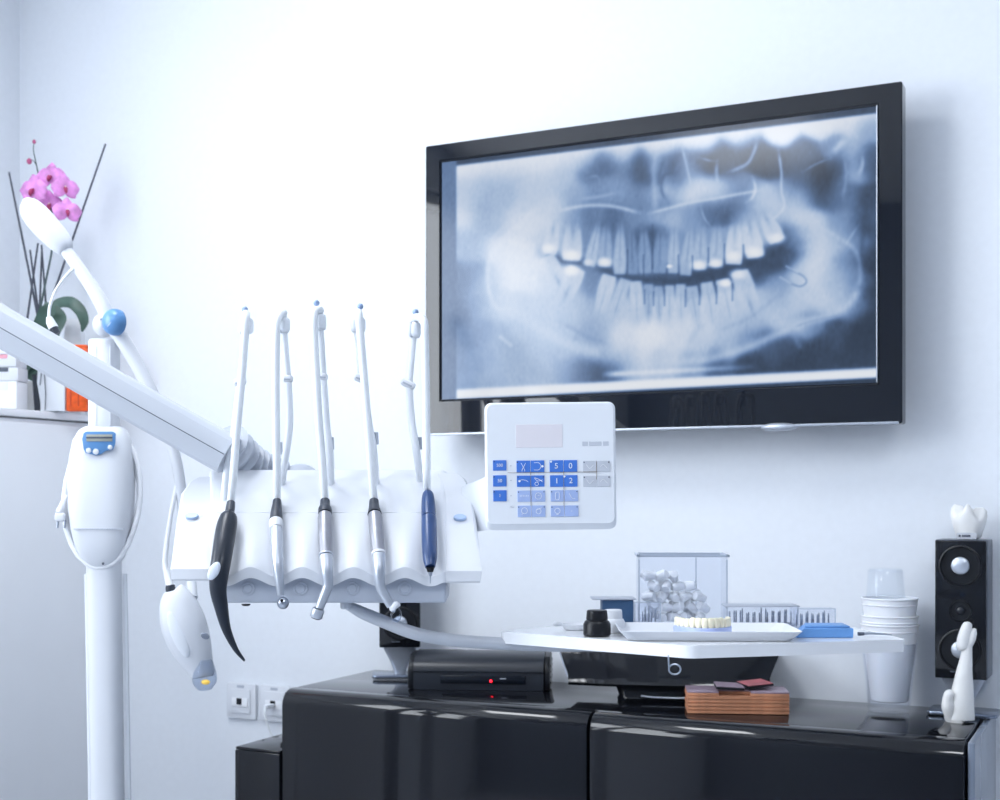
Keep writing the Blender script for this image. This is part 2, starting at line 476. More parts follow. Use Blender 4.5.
# teeth
tooth(549, 254, 554, 220, 15, 232, .6, (548, 248, 7, 248), roots=2)
tooth(571, 260, 573, 222, 20, 232, .65, (571, 255, 9, 253), roots=2)
tooth(589, 266, 598, 222, 12, 212, .35, (588, 262, 5, 230))
tooth(604, 266, 606, 224, 14, 192, .5, (604, 262, 7.5, 250))
tooth(619, 274, 620, 222, 13, 208, .4)
tooth(632, 274, 631, 228, 11, 162, .45)
tooth(645, 273, 643, 224, 13, 178, .45)
tooth(659, 273, 660, 228, 14, 172, .45)
tooth(673, 273, 674, 224, 12, 205, .45, (669, 266, 3, 242))
tooth(685, 275, 690, 224, 13, 202, .4)
tooth(699, 269, 701, 224, 15, 202, .45, (698, 265, 8, 250))
tooth(715, 266, 717, 224, 15, 205, .45, (715, 263, 7.5, 248))
tooth(733, 264, 735, 222, 18, 240, .55, (733, 256, 8, 248), roots=2)
tooth(755, 257, 748, 218, 19, 236, .65, (754, 252, 9, 250), roots=2)
tooth(777, 241, 763, 212, 18, 232, .6, (776, 238, 8, 244), roots=2)
tooth(546, 256, 562, 290, 17, 226, .7, roots=2)
tooth(577, 268, 562, 302, 19, 228, .7, (571, 270, 9, 253), roots=2)
tooth(609, 275, 597, 318, 16, 226, .5)
tooth(625, 279, 612, 320, 12, 210, .45)
tooth(635, 281, 637, 322, 13, 222, .45)
tooth(648, 284, 648, 322, 10, 185, .45)
tooth(658, 286, 659, 322, 9, 190, .45)
tooth(669, 285, 669, 322, 10, 210, .45)
tooth(680, 284, 681, 324, 11, 214, .45)
tooth(691, 286, 697, 326, 13, 205, .45)
tooth(706, 282, 713, 326, 14, 216, .45)
tooth(722, 279, 731, 322, 16, 222, .5, (725, 283, 6, 252))
tooth(739, 271, 754, 316, 20, 224, .7, (738, 274, 8, 238), roots=2)
for x, y0, y1 in ((643, 255, 280), (652, 225, 268), (678, 255, 280), (692, 256, 276), (708, 248, 262), (724, 244, 266), (743, 245, 262), (627, 250, 276), (644, 290, 303), (653, 292, 305), (664, 290, 305), (685, 290, 306), (699, 290, 304), (716, 286, 303), (732, 284, 300)):
    stroke([(x, y0), (x, y1)], 1.4, 95, .65)
# wisdom tooth roots
stroke([(783, 263), (792, 270), (803, 276), (806, 282), (799, 286), (785, 281)], 1.6, 130, .75)
stroke([(786, 266), (797, 272)], 1.4, 225, .6)
stroke([(780, 277), (790, 283)], 1.4, 222, .6)
# film edges: bright bands at the top and bottom, bars beyond the film
def yline(xa, ya, xb, yb):
    return ya + (PX - xa) * (yb - ya) / (xb - xa)
top = yline(455, 165.5, 875, 113)
k = np.exp(-np.clip(PY - top, 0, None) / 7.0)
Lm = Lm * (1 - k * .85) + 248 * k * .85
bot = yline(456, 391, 874, 369.5)
a = 1 / (1 + np.exp(-(PY - bot + 1.5) / .8))
Lm = Lm * (1 - a) + 250 * a
a = np.exp(-((PY - bot + 9) / 3.0) ** 2) * np.clip((PX - 600) / 15, 0, 1) * np.clip((760 - PX) / 90, 0, 1)
Lm = Lm * (1 - a * .8) + 235 * a * .8
end = yline(456, 399, 874, 377.5)
barl = np.where(PX < 600, 120, 75)
a = 1 / (1 + np.exp(-(PY - end) / .6)); Lm = Lm * (1 - a) + 78 * a
a = 1 / (1 + np.exp((PY - top) / .6)); Lm = Lm * (1 - a) + 88 * a
a = 1 / (1 + np.exp((PX - 455.8) / .5)); Lm = Lm * (1 - a) + 132 * a
rng = np.random.default_rng(4)
gn = rng.normal(size=(NY // 3 + 2, NX // 2 + 2)); gn = np.kron(gn, np.ones((3, 2)))[:NY, :NX]
for _ in range(2):
    gn = (gn + np.roll(gn, 1, 0) + np.roll(gn, -1, 0) + np.roll(gn, 1, 1)) / 4
Lm = Lm + gn * 2.5 * (Lm < 240)
q = np.clip(Lm, 0, 255) / 255
q = np.clip((q - .05) * 1.04, 0, 1)
stops = np.array([0, .28, .45, .6, .75, .88, 1.0])
cols = np.array([[10, 14, 22], [56, 70, 92], [92, 118, 158], [134, 163, 205], [184, 204, 232], [222, 231, 246], [250, 252, 255]]) / 255
RGB = np.stack([np.interp(q, stops, cols[:, i]) for i in range(3)], -1)
LIN = np.where(RGB <= .04045, RGB / 12.92, ((RGB + .055) / 1.055) ** 2.4)
verts = np.stack([(U - .5) * SW + dx, np.full_like(U, .003), (V - .5) * SH + dz], -1).reshape(-1, 3)
idx = np.arange(NX * NY).reshape(NY, NX)
faces = np.stack([idx[:-1, :-1], idx[:-1, 1:], idx[1:, 1:], idx[1:, :-1]], -1).reshape(-1, 4)
me = bpy.data.meshes.new('screen'); me.from_pydata(verts.tolist(), [], faces.tolist())
ca = me.color_attributes.new('xray', 'FLOAT_COLOR', 'POINT')
ca.data.foreach_set('color', np.concatenate([LIN.reshape(-1, 3), np.ones((NX * NY, 1))], 1).astype(np.float32).ravel())
M_scr = mat('lit_screen', '#05070a', .12, spec=.26)
nt = M_scr.node_tree; at = nt.nodes.new('ShaderNodeAttribute'); at.attribute_name = 'xray'
nt.links.new(at.outputs['Color'], nt.nodes['Principled BSDF'].inputs['Emission Color'])
nt.nodes['Principled BSDF'].inputs['Emission Strength'].default_value = SCREEN_E = .65
me.materials.append(M_scr)
o = bpy.data.objects.new('screen', me); COL.objects.link(o); o.parent = tv

# ------------------------------------------------------------------ tall storage cabinet along the left wall
CXF = -2.27; CTOP = HC + .207
cab = thing('storage_cabinet', 'tall pale grey storage cabinet in the corner carrying the orchid', 'cabinet', (-2.44, -.9, 0))
def cl(x, y, z):
    return (x + 2.44, y + .9, z)
G().box(cl((XL + CXF - .012) / 2 + .005, -.905, (CTOP - .02) / 2), (CXF - .012 - XL - .01, 1.78, CTOP - .022), .003).build('body', M_white2, cab)
G().box(cl((XL + CXF) / 2 + .003, -.903, CTOP - .0095), (CXF - XL - .008, 1.795, .0165), .002).build('top_board', M_white2, cab)
for y0, y1 in ((-1.795, -.905), (-.900, -.012)):
    d = G().box(cl(CXF - .006, (y0 + y1) / 2, (CTOP - .026) / 2 + .04), (.014, y1 - y0, CTOP - .026 - .09), .002).build('door', M_white2, cab)

# ------------------------------------------------------------------ glossy black sideboard
BH = HC - .379; BX0, BX1, BY = -1.531, -.226, -.347
sb = thing('sideboard', 'long glossy black sideboard against the wall under the television', 'sideboard', (BX0, BY, 0))
L0 = BX1 - BX0
def door(x0, x1):
    # section in (y,z): rounded at the top front edge
    R = .032; pts = [(.03, .06), (0, .06)]
    for i in range(9):
        a = math.pi / 2 * i / 8
        pts.append((R - R * math.cos(a), BH - R + R * math.sin(a)))
    pts.append((R + .012, BH))
    pts.append((R + .012, .06))
    return G().prism(pts, x0, x1, .0025, 2, T=Matrix(((0, 0, 1, 0), (1, 0, 0, 0), (0, 1, 0, 0), (0, 0, 0, 1))), sel=lambda e: abs(e.verts[0].co.z - e.verts[1].co.z) < 1e-6)
seam = Wy(588, 720, BY).x - BX0
dd = door(-.003, seam - .0025).build('door', M_black, sb)
dd = door(seam + .0025, L0 - .016).build('door', M_black, sb)
G().box((L0 / 2 - .008, .1952, BH - .010), (L0 - .018, .3015, .02), .002).build('top_panel', M_black, sb)
G().box((L0 / 2, .195, BH / 2 - .02), (L0 - .04, .29, BH - .09), .002).build('body', M_bplastic, sb)
M_side = mat('blue_grey_lacquer', '#7d8797', .25, coat=.5, noise=.03)
G().box((L0 - .0065, .178, BH / 2), (.011, .335, BH - .002), .002).build('side_panel', M_side, sb)
G().box((.0, .178, BH / 2), (.007, .335, BH - .012), .002).build('side_panel', M_black, sb)
G().box((L0 / 2, .19, .03), (L0 - .06, .26, .058), .002).build('plinth', M_bplastic, sb)

# small black cabinet beside it
p = Wy(237.5, 749, -.345)
h2 = p.z; x2 = p.x
sub = thing('side_cabinet', 'low glossy black cabinet tucked beside the left end of the sideboard', 'cabinet', (x2, -.340, 0))
w2 = BX0 - x2 - .0075
G().box((w2 / 2, .165, h2 / 2), (w2, .322, h2), .003).build('body', M_bplastic, sub)
G().box((w2 / 2, -.004, h2 / 2), (w2 + .004, .014, h2 - .001), .0015).build('door', M_black, sub)
G().box((w2 / 2, .163, h2 + .003), (w2 + .004, .344, .006), .002).build('top_panel', M_black, sub)
q = Wy(278, 751, -.33)
G().lathe([(.007, 0), (.007, .005), (.005, .008), (.001, .008)], 20).build('knob', M_bplastic, sub).location = (q.x - x2 - .004, .035, h2 + .006)

# ------------------------------------------------------------------ wall sockets
def socket(px, label, cable):
    c = Wy(px, 700.5 + (px - 243.5) * .08, 0)
    r = thing('network_socket', label, 'socket', (c.x, -.001, c.z), 0, 'white network sockets on the wall')
    G().prism(rrect(.084, .084, .006), 0, .009, .002, 2, T=face_T((0, 0, 0))).build('plate', M_white, r)
    G().prism(rrect(.056, .056, .003), 0, .0035, .001, 2, T=face_T((0, -.009, 0))).build('insert', M_white, r)
    G().prism(rrect(.046, .020, .002), 0, .002, .0006, 2, T=face_T((0, -.0125, -.002))).build('shutter', M_white2, r)
    G().prism(rrect(.014, .015, .001), 0, .0012, T=face_T((-.001, -.0145, .0))).build('jack', M_bplastic, r)
    G().prism(rrect(.020, .006, .001), 0, .0006, T=face_T((-.001, -.009, .034))).build('label_strip', M_grey, r)
    if cable:
        pl = G().box((0, 0, 0), (.012, .03, .009), .002).build('plug', M_white, r); pl.location = (0, -.030, -.003)
        G().tube([(0, -.044, -.003), (.004, -.052, -.02), (.02, -.045, -.07), (.045, -.03, -.115), (.06, -.02, -.17)], .0028, 10, 6).build('cable', M_hose, r)
socket(243.5, 'square white network socket with empty black jack', False)
socket(277, 'white network socket half hidden by the sideboard, with a cable plugged in', True)

# ------------------------------------------------------------------ satellite speakers
def speaker(px, base_py, label, y, yaw):
    Z = (DIST + y) / (CA + SA * (px - 500) / FPX)
    c = P(px, base_py, Z)
    r = thing('speaker', label, 'speaker', (c.x, y, BH + .0006), yaw, 'satellite speakers on the sideboard')
    W, Hh, Dp, z0 = .087, .243, .078, .066
    G().box((0, 0, z0 + Hh / 2), (W, Dp, Hh), .003).build('cabinet', M_silver if False else mat('speaker_side', '#4d5563', .3, metal=.3, noise=.03) if 'speaker_side' not in MATS else MATS['speaker_side'], r)
    G().box((0, -Dp / 2 - .003, z0 + Hh / 2), (W - .002, .008, Hh - .002), .002).build('front_panel', M_black, r)
    for zc, rr in ((.198, .036), (.120, .019), (.052, .036)):
        T = face_T((0, -Dp / 2 - .0068, z0 + zc))
        wf = G().lathe([(rr, 0), (rr, .003), (rr * .93, .0042), (rr * .88, .001), (rr * .62, -.0004 + .0006), (rr * .5, .0006), (.0002, .0006)], 36, T=T, cap=False).build('woofer' if rr > .02 else 'tweeter', M_bplastic, r)
        G().lathe([(rr * .43, 0.0006), (rr * .40, .003), (rr * .28, .0052), (rr * .1, .0064), (.0001, .0066)], 28, T=T).build('dust_cap', M_silver if rr > .02 else M_bsatin, wf)
    G().text('SONIQ', .006, face_T((-.0, -Dp / 2 - .0071, z0 + .012)), depth=.0001).build('badge', M_grey, r) if False else G().box((-.008, -Dp / 2 - .0072, z0 + .013), (.018, .0006, .002)).build('badge', M_dgrey, r)
    nk = []
    for z, w, d in ((z0, .074, .055), (.052, .060, .045), (.030, .038, .034), (.012, .026, .03), (.006, .026, .03)):
        nk.append([Vector((q[0], q[1], z)) for q in rrect(w, d, .008, 4)])
    G().loft(nk).build('neck', M_silver, r)
    G().prism(rrect(.118, .082, .012), 0, .007, .002, 2).build('base_plate', mat('base_plate_metal', '#8c95a5', .2, metal=.8, noise=.02) if 'base_plate_metal' not in MATS else MATS['base_plate_metal'], r)
    return c
cR = speaker(964, 716, 'black speaker at the right end of the sideboard, tooth ornament on top', -.058, math.radians(-1))
cL = speaker(400, 677, 'black speaker half hidden behind the instrument console and the black device box', -.075, math.radians(30))

# tooth ornament on the right speaker
tz = BH + .066 + .243
tr = thing('tooth_ornament', 'white molar ornament on top of the black speaker', 'ornament', (cR.x + .008, -.056, tz + .001), math.radians(12))
g = G(); rings = []
for z, w, d, lob in ((0, .034, .03, 0), (.004, .042, .034, 0), (.014, .048, .038, .0), (.026, .056, .042, .04), (.038, .059, .045, .10), (.046, .056, .043, .16), (.051, .044, .034, .2), (.053, .02, .016, .1)):
    rings.append([Vector((w / 2 * math.cos(a) * (1 + .5 * lob * math.cos(2 * a) ** 2), d / 2 * math.sin(a) * (1 + lob * abs(math.sin(2 * a)) * .4), z + lob * .05 * (math.cos(4 * a + .6) - .4 + (.5 if math.cos(a) < 0 else -.1)))) for a in (2 * math.pi * i / 40 for i in range(40))])
g.loft(rings).build('tooth', M_ceramic, tr, angle=70)
g = G().prism(rrect(.033, .011, .002), 0, .002, T=face_T((-.006, -.0185, .006)))
g.box((-.0175, -.0207, .006), (.0034, .0006, .004), mi=1)
for k_, w_ in enumerate((.0022, .0026, .002, .0026, .0024)):
    g.box((-.0125 + k_ * .0029, -.0207, .006), (w_, .0006, .0032), mi=1)
g.build('name_plate', [M_white, M_inkd], tr)

# ------------------------------------------------------------------ device box with red light
fr = Fr(478, 691, 492.7 / 190.5)
dv = thing('media_box', 'flat dark grey device box with a red light on the sideboard', 'device', Vector((fr.loc.x, fr.loc.y, BH + .0006)), math.radians(21))
wd, dp = .285, .105
sec = [(0, 0), (0, .036), (.004, .047), (.014, .058), (.032, .067), (.06, .0705), (.09, .0705), (dp, .066), (dp, 0)]
TX90 = Matrix(((0, 0, 1, 0), (1, 0, 0, 0), (0, 1, 0, 0), (0, 0, 0, 1)))
G().prism(sec, -wd / 2 + .012, wd / 2 - .012, T=TX90).build('housing', M_bsatin, dv)
for sgn in (-1, 1):
    sec2 = [(a + (.006 if a < .02 else -.004 if a > .1 else 0), b * .96) for a, b in sec]
    x0 = sgn * (wd / 2 - .012); x1 = sgn * wd / 2
    e = G().prism([(a, max(b, .001)) for a, b in sec2], min(x0, x1), max(x0, x1), .002, 2, T=TX90)
    ec = e.build('end_cap', M_bplastic, dv)
    if sgn > 0:
        for k in range(4):
            G().tube([(x1 + .0005, .02, .014 + k * .011), (x1 + .0005, .085, .022 + k * .011)], .0018, 8).build('vent_slot', M_bgloss, ec)
G().box((.0, -.001, .036), (wd - .026, .002, .0012)).build('seam', M_bgloss, dv)
G().box((.01, -.0015, .021), (.17, .003, .016), .001).build('front_window', M_bgloss, dv)
G().ball((.026, -.004, .019), .0024, 12, 8).build('indicator_light', M_red, dv)
G().box((.05, -.0035, .024), (.012, .002, .002)).build('mark', M_grey, dv)

# ------------------------------------------------------------------ wide black dock behind the tray
fr = Fr(668, 697, 2.42)
dk = thing('speaker_dock', 'wide glossy black dock on a foot, on the sideboard under the white tray', 'dock', Vector((fr.loc.x, fr.loc.y, BH + .0006)), YAW - math.radians(8))
zb = lambda py: (697 - py) * fr.k
wt, wb = .405, .372
g = G()
# swept trapezoid: wide at top, front leaning out; rounded lip at the bottom
rings = []
for x in np.linspace(-1, 1, 25):
    bulge = .018 * (1 - x * x)
    ring_ = [(-.0 - bulge, .050, wb), (-.006 - bulge, .036, wb), (-.002 - bulge, .031, wb), (.03, .030, wb * .97), (.12, .034, wb * .97), (.14, .06, wb), (.135, .094, wt), (.03, .094, wt), (.010 - bulge, .094, wt), (.008 - bulge, .090, wt)]
    rings.append([Vector((x * w / 2, y, z)) for y, z, w in ring_])
g.loft(rings).build('shell', M_black, dk, angle=30)
for sgn in (-1,):
    G().tube([(sgn * (wb / 2 + .001), -.002, .046), (sgn * (wt / 2 + .001), .008, .092)], .0016, 8).build('edge_trim', M_silver, dk)
G().loft([[Vector((q[0], .06 + q[1], z)) for q in rrect(w, d, .02, 5)] for z, w, d in ((0, .19, .1), (.006, .192, .104), (.012, .186, .10), (.03, .20, .10), (.042, .22, .11))]).build('foot', M_black, dk)
G().tube([(-.05, .004, .012), (-.02, .002, .010), (.03, .002, .010), (.07, .006, .012)], .0022, 8, 5).build('foot_trim', M_silver, dk)

# ------------------------------------------------------------------ stack of boards with loose tiles
fr = Fr(738, 716, 492.7 / 214.5)
ang = YAW - math.radians(5)
names = ['lowest', 'second lowest', 'third lowest', 'third from the top', 'second from the top', 'topmost']
bz0 = BH + .0006
for k in range(6):
    th = .0062
    lbl = f'thin orange-edged wooden board, {names[k]} of the stack on the sideboard'
    r = thing('wooden_board', lbl, 'board', Vector((fr.loc.x, fr.loc.y, bz0)), ang + math.radians(random.uniform(-.8, .8)), 'orange-edged wooden boards in the stack')
    wdt = .178
    if k < 5:
        G().box((0, .035, th / 2), (wdt, .075, th - .001), .0009, 2).build('core', M_wood, r)
    else:   # two short pieces of the top layer with a gap between them
        G().prism([(-.089, -.0025), (-.034, -.0025), (-.034, .02), (.022, .02), (.022, -.0025), (.089, -.0025), (.089, .0725), (-.089, .0725)], 0, th - .001, .0008, 2).build('core', M_wood, r)
    if k == 5:
        G().prism([(-.089, -.003), (-.034, -.003), (-.034, .02), (.022, .02), (.022, -.003), (.089, -.003), (.089, .073), (-.089, .073)], th - .001, th + .0016, .0006, 2).build('veneer', M_woodt, r)
    else:
        G().box((0, .035, th - .0004), (wdt + .001, .076, .0009)).build('veneer', M_wood, r)
    bz0 += th + .0002
bz0 += .0022
for (px, dy, c, rz, tilt, lbl) in ((732, .012, M_woodt, .05, .05, 'loose purple-grey tile lying on the stack of boards'), (757, .022, M_tred, .42, -.05, 'loose red patterned tile lying askew on the stack of boards')):
    f2 = Fr(px + (2 if c is M_tred else -2), 690, fr.Z + dy)
    tl = thing('wooden_tile', lbl, 'tile', Vector((f2.loc.x, f2.loc.y, bz0 + .003)), ang + rz, 'loose tiles on the stack of boards')
    T = TR((0, .014, .002), rx=.06, ry=tilt)
    G().box((0, 0, 0), (.050, .044, .0042), .0006, 2, T=T).build('core', M_wood if False else M_bplastic, tl)
    G().box((0, 0, .0026), (.049, .043, .001), T=T).build('face', c, tl)
    bz0 += .0030

# ------------------------------------------------------------------ cups
fr = Fr(889, 711, 2.335)
def shell(prof, n=40):
    return G().lathe(prof, n, cap=False)
kk = fr.k
gl = thing('glass_tumbler', 'clear drinking glass holding the stack of white cups on the sideboard', 'glass', Vector((fr.loc.x, fr.loc.y, BH + .0006)))
H1 = .122
shell([(.0005, .001), (.035, .001), (.037, .004), (.0488, H1), (.0481, H1 + .001), (.0473, H1), (.0355, .014), (.033, .011), (.0005, .010)]).build('wall_and_base', M_glass, gl)
G().tube([(.0482 * math.cos(a), .0482 * math.sin(a), H1) for a in (2 * math.pi * i / 40 for i in range(40))], .0011, 8, closed=True).build('rim', M_cup, gl)
def cup(z, lbl, Hc, r0, r1):
    c = thing('plastic_cup', lbl, 'cup', Vector((fr.loc.x + .001, fr.loc.y, BH + z)), 0, 'white plastic cups stacked in the glass')
    shell([(.0005, 0), (r0 - .002, 0), (r0, .002), (r1, Hc - .004), (r1, Hc), (r1 - .0008, Hc), (r0 - .001, .003), (.0005, .0025)]).build('cup_body', M_wcup, c)
    G().tube([(r1 * math.cos(a), r1 * math.sin(a), Hc - .001) for a in (2 * math.pi * i / 40 for i in range(40))], .0017, 8, closed=True).build('rim', M_wcup, c)
    G().tube([((r1 - .0006) * math.cos(a), (r1 - .0006) * math.sin(a), Hc - .012) for a in (2 * math.pi * i / 40 for i in range(40))], .0011, 8, closed=True).build('stacking_ring', M_wcup, c)
cup(.0185, 'white plastic cup standing in the clear glass, lowest of its stack', .138, .0325, .0495)
cup(.0345, 'white plastic cup in the middle of the stack in the glass', .138, .0315, .0490)
cup(.0635, 'topmost white plastic cup of the stack in the glass', .140, .0305, .0485)
cc = thing('clear_cup', 'clear plastic cup upside down on top of the white cup stack', 'cup', Vector((fr.loc.x - .006, fr.loc.y, BH + .2045)))
shell([(.0345, 0), (.0335, 0), (.030, .046), (.027, .0505), (.0005, .052), (.0005, .0535), (.028, .052), (.0315, .0475), (.0345, 0)]).build('cup_body', M_cup, cc)
G().tube([(.034 * math.cos(a), .034 * math.sin(a), .001) for a in (2 * math.pi * i / 40 for i in range(40))], .0012, 8, closed=True).build('rim', M_cup, cc)
G().tube([(.0295 * math.cos(a), .0295 * math.sin(a), .046) for a in (2 * math.pi * i / 40 for i in range(40))], .0008, 8, closed=True).build('base_ring', M_cup, cc)

# ------------------------------------------------------------------ ceramic figurine
fr = Fr(959, 721.5, 492.7 / 221.5)
fg = thing('ceramic_figurine', 'white ceramic long-necked figurine in front of the speaker', 'figurine', Vector((fr.loc.x, fr.loc.y, BH + .0006)), YAW)
L = fr
G().tube([L(959.5, 719.5), L(959.5, 718), L(960.5, 706), L(962.5, 692), L(964, 675), L(966, 660), L(967, 650), L(967.5, 643)],
         [(.0235, .020), (.025, .0215), (.0228, .02), (.0185, .0165), (.0142, .013), (.0105, .010), (.0085, .0085), (.008, .008)], 22, 5, ref=(1, 0, 0)).build('body', M_ceramic, fg)
G().tube([L(963, 651), L(962.5, 648), L(963.5, 640), L(966, 630), L(968, 624), L(968.5, 622)], [(.004, .004), (.0095, .009), (.0108, .0095), (.0094, .0085), (.007, .0065), (.0015, .0015)], 18, 5, ref=(1, 0, 0)).build('head', M_ceramic, fg)
G().tube([L(969, 648, -.002), L(971, 640, -.002), L(973.5, 632, -.002), L(975.5, 629, -.002)], [(.004, .004), (.0075, .007), (.0058, .006), (.002, .002)], 14, 5, ref=(1, 0, 0)).build('muzzle', M_ceramic, fg)
G().tube([L(950, 718.5, -.006), L(948, 708, -.008), L(947.5, 700, -.008), L(949.5, 693, -.008), L(950.5, 690, -.008)], [(.008, .008), (.0105, .01), (.0085, .0085), (.0075, .0075), (.002, .002)], 16, 5, ref=(1, 0, 0)).build('small_companion', M_ceramic, fg)

# ------------------------------------------------------------------ the delivery unit (instrument console)
U0 = Fr(327, 600, 1.70)
du = thing('dental_delivery_unit', 'white dental instrument console on a long support arm, with control keypad and hoses', 'dental unit', U0.loc, YAW)
def rv(py):
    return float(np.interp(py, [470, 478, 495, 514, 540, 568, 574], [.135, .118, .090, .062, .032, .004, .0]))
def rw(py):
    return float(np.interp(py, [470, 505, 520, 560, 574], [0, 0, .15, .85, 1.0]))
g = G(); rings = []
pxs = np.linspace(209, 449, 122)
for px in pxs:
    wave = math.cos((px - 251.0) / 51.3 * 2 * math.pi)
    ed = min((px - 209) / 6 + .3, (449 - px) / 8, 1.0); ed = math.sqrt(max(0, 1 - (1 - ed) ** 2)) if ed < 1 else 1
    ring_ = []
    for py in (470, 472, 478, 486, 495, 505, 514, 522, 532, 542, 552, 560, 566, 571, 574):
        p = U0(px, py if py < 540 else 540 + (py - 540) * .87, rv(py)); amp = .0066 * rw(py) * wave
        p.z += amp - (1 - ed) * .012; p.y += -amp * .5 + (1 - ed) * .01
        ring_.append(p)
    last = ring_[-1].copy()
    a = last.copy(); a.y -= .0015; a.z -= .003; ring_.append(a)
    for dzz, f_ in ((.009, .95), (.0165, .85)):
        a = U0(px, 569.6, 0); a.z += .0066 * wave * f_ - dzz - (1 - ed) * .012; a.y += -.0015 - .0033 * wave * f_ + (1 - ed) * .01 + .002 * dzz / .0185; ring_.append(a)
    a = ring_[-1].copy(); a.y += .012; a.z += .002; ring_.append(a)
    a = U0(px, 580, .14); ring_.append(a)
    a = U0(px, 476, .15); ring_.append(a)
    rings.append(ring_)
g.loft(rings).build('body', M_white, du, angle=28)
G().tube([U0(px, 512.5, rv(512.5)) + Vector((0, -.0002, .0)) for px in np.linspace(217, 437, 30)], .0005, 6).build('lid_seam', M_offw, du)
# recessed lower body with round caps
pl, pr = U0(211, 577, .012), U0(446, 603, .012)
low = G().box(((pl.x + pr.x) / 2, .012 + .06, (pl.z + pr.z) / 2), (pr.x - pl.x, .12, pl.z - pr.z), .003).build('lower_housing', M_grey if False else mat('lower_grey', '#b9c0cd', .4, noise=.02), du)
for px in (248, 301, 352.5, 405):
    c = U0(px, 588.5, .012)
    G().lathe([(.0095, 0), (.0095, .0012), (.0082, .0018), (.0078, .0008), (.0058, .0008), (.0052, .0016), (.0001, .0018)], 28, T=face_T(c)).build('round_cap', MATS['lower_grey'], low)
c = U0(246, 604, .03)
G().lathe([(.006, 0), (.006, .001), (.004, .0025), (.0001, .0025)], 16, T=Matrix.Translation(c) @ Matrix.Rotation(math.pi, 4, 'X')).build('rubber_foot', M_bplastic, low)
# side pods
def pod(rows, ov, name_lab, flip):
    rings = []
    for py, x0, x1, v in rows:
        a, b = U0(x0, py, v), U0(x1, py, v)
        rings.append((a, b))
    # loft along the slope; each ring is a rounded slab section
    th = .03; R = []
    for i, (a, b) in enumerate(rings):
        e = .004
        n = Vector((0, .55, -.75)) * (1.0 if i < len(rings) - 4 else (.35 if i < len(rings) - 2 else .12))
        R.append([a + Vector((e, 0, 0)), b - Vector((e, 0, 0)), b + n * .004, b + n * th, a + n * th, a + n * .004])
    p = G().loft(R)
    return p.build('side_pod', M_white, du, angle=30)
pl1 = pod([(477, 196, 216, .125), (481, 189, 216.5, .118), (492, 181, 216, .098), (520, 176.5, 214.5, .06), (550, 173, 213.5, .022), (566, 171, 213, .002), (569, 170.5, 213, -.001), (579, 171.5, 213, -.001)], None, '', 1)
pr1 = pod([(473, 436, 460, .125), (478, 436, 466, .118), (492, 438, 472, .098), (520, 442, 476, .06), (550, 445, 480, .022), (567, 446, 481.5, .002), (571, 446, 482, -.001), (581, 446, 480, -.001)], None, '', 1)
for pp, px, py in ((pl1, 192, 516.5), (pr1, 460, 518)):
    c = U0(px, py, rv(py) + .003)
    T = Matrix.Translation(c) @ Matrix.Rotation(math.radians(47), 4, 'X')
    lab(G().lathe([(.0088, 0), (.0088, .003), (.0078, .004), (.0001, .004)], 28, T=T @ Matrix.Diagonal((1, .6, 1, 1)) @ Matrix.Translation((0, 0, -.001))).build('indicator', M_pblue, pp), 'pale blue oval indicator')
# support arm from the left
ax = [(-240, 182.5), (-90, 268), (0, 326.5), (86, 375.5), (160, 417.5), (228, 455.5)]
rings = []
hexa = [(-.0285, .005), (-.0268, -.006), (-.0240, -.013), (-.0200, -.018), (-.011, -.0225), (0, -.0255), (.014, -.0215), (.0225, -.017), (.0265, -.010), (.0275, 0), (.024, .035), (-.025, .04)]
for i, (px, py) in enumerate(ax):
    c = U0(px, py, .10)
    nx, ny = -.497, -.868   # perpendicular to the arm in the picture plane (up-left is minus)
    ring_ = []
    for q, d in hexa:
        ring_.append(c + Vector((-q * .868 * 0 - q * nx * -1 * 1.0 * .0, d, 0)) + Vector((q * -.497 * -1 * -1, 0, -q * .868)))
    rings.append(ring_)
arm = G().loft(rings).build('support_arm', M_arm, du, angle=24)
G().tube([U0(px, py - .5, .10) + Vector((0, -.0251, 0)) for px, py in ax], .0007, 6).build('seam', M_dgrey, arm)
# post that carries the arm, outside the picture
pb = U0(-240, 182.5, .11)
G().tube([Vector((pb.x, pb.y, -U0.loc.z + .02)), Vector((pb.x, pb.y, pb.z + .06))], .04, 24).build('post', M_white, du)
G().lathe([(.2, 0), (.2, .015), (.17, .03), (.06, .045), (.05, .08)], 36, T=Matrix.Translation((pb.x, pb.y, -U0.loc.z + .001))).build('floor_base', M_white, du)
# bellows
path = catmull([U0(227, 445, .13), U0(244, 463, .165), U0(266, 477, .19), U0(290, 487, .2), U0(312, 492, .2)], 22)
rad = [.0300 + .0042 * math.cos(i / len(path) * 2 * math.pi * 11) for i in range(len(path))]
G().tube(path, rad, 24).build('bellows', M_grey if False else mat('bellows_rubber', '#b9bfca', .45, noise=.02), du, angle=60)
G().ball(U0(300, 487, .20), (.034, .03, .034), 24, 14).build('joint_cover', MATS['bellows_rubber'], du)

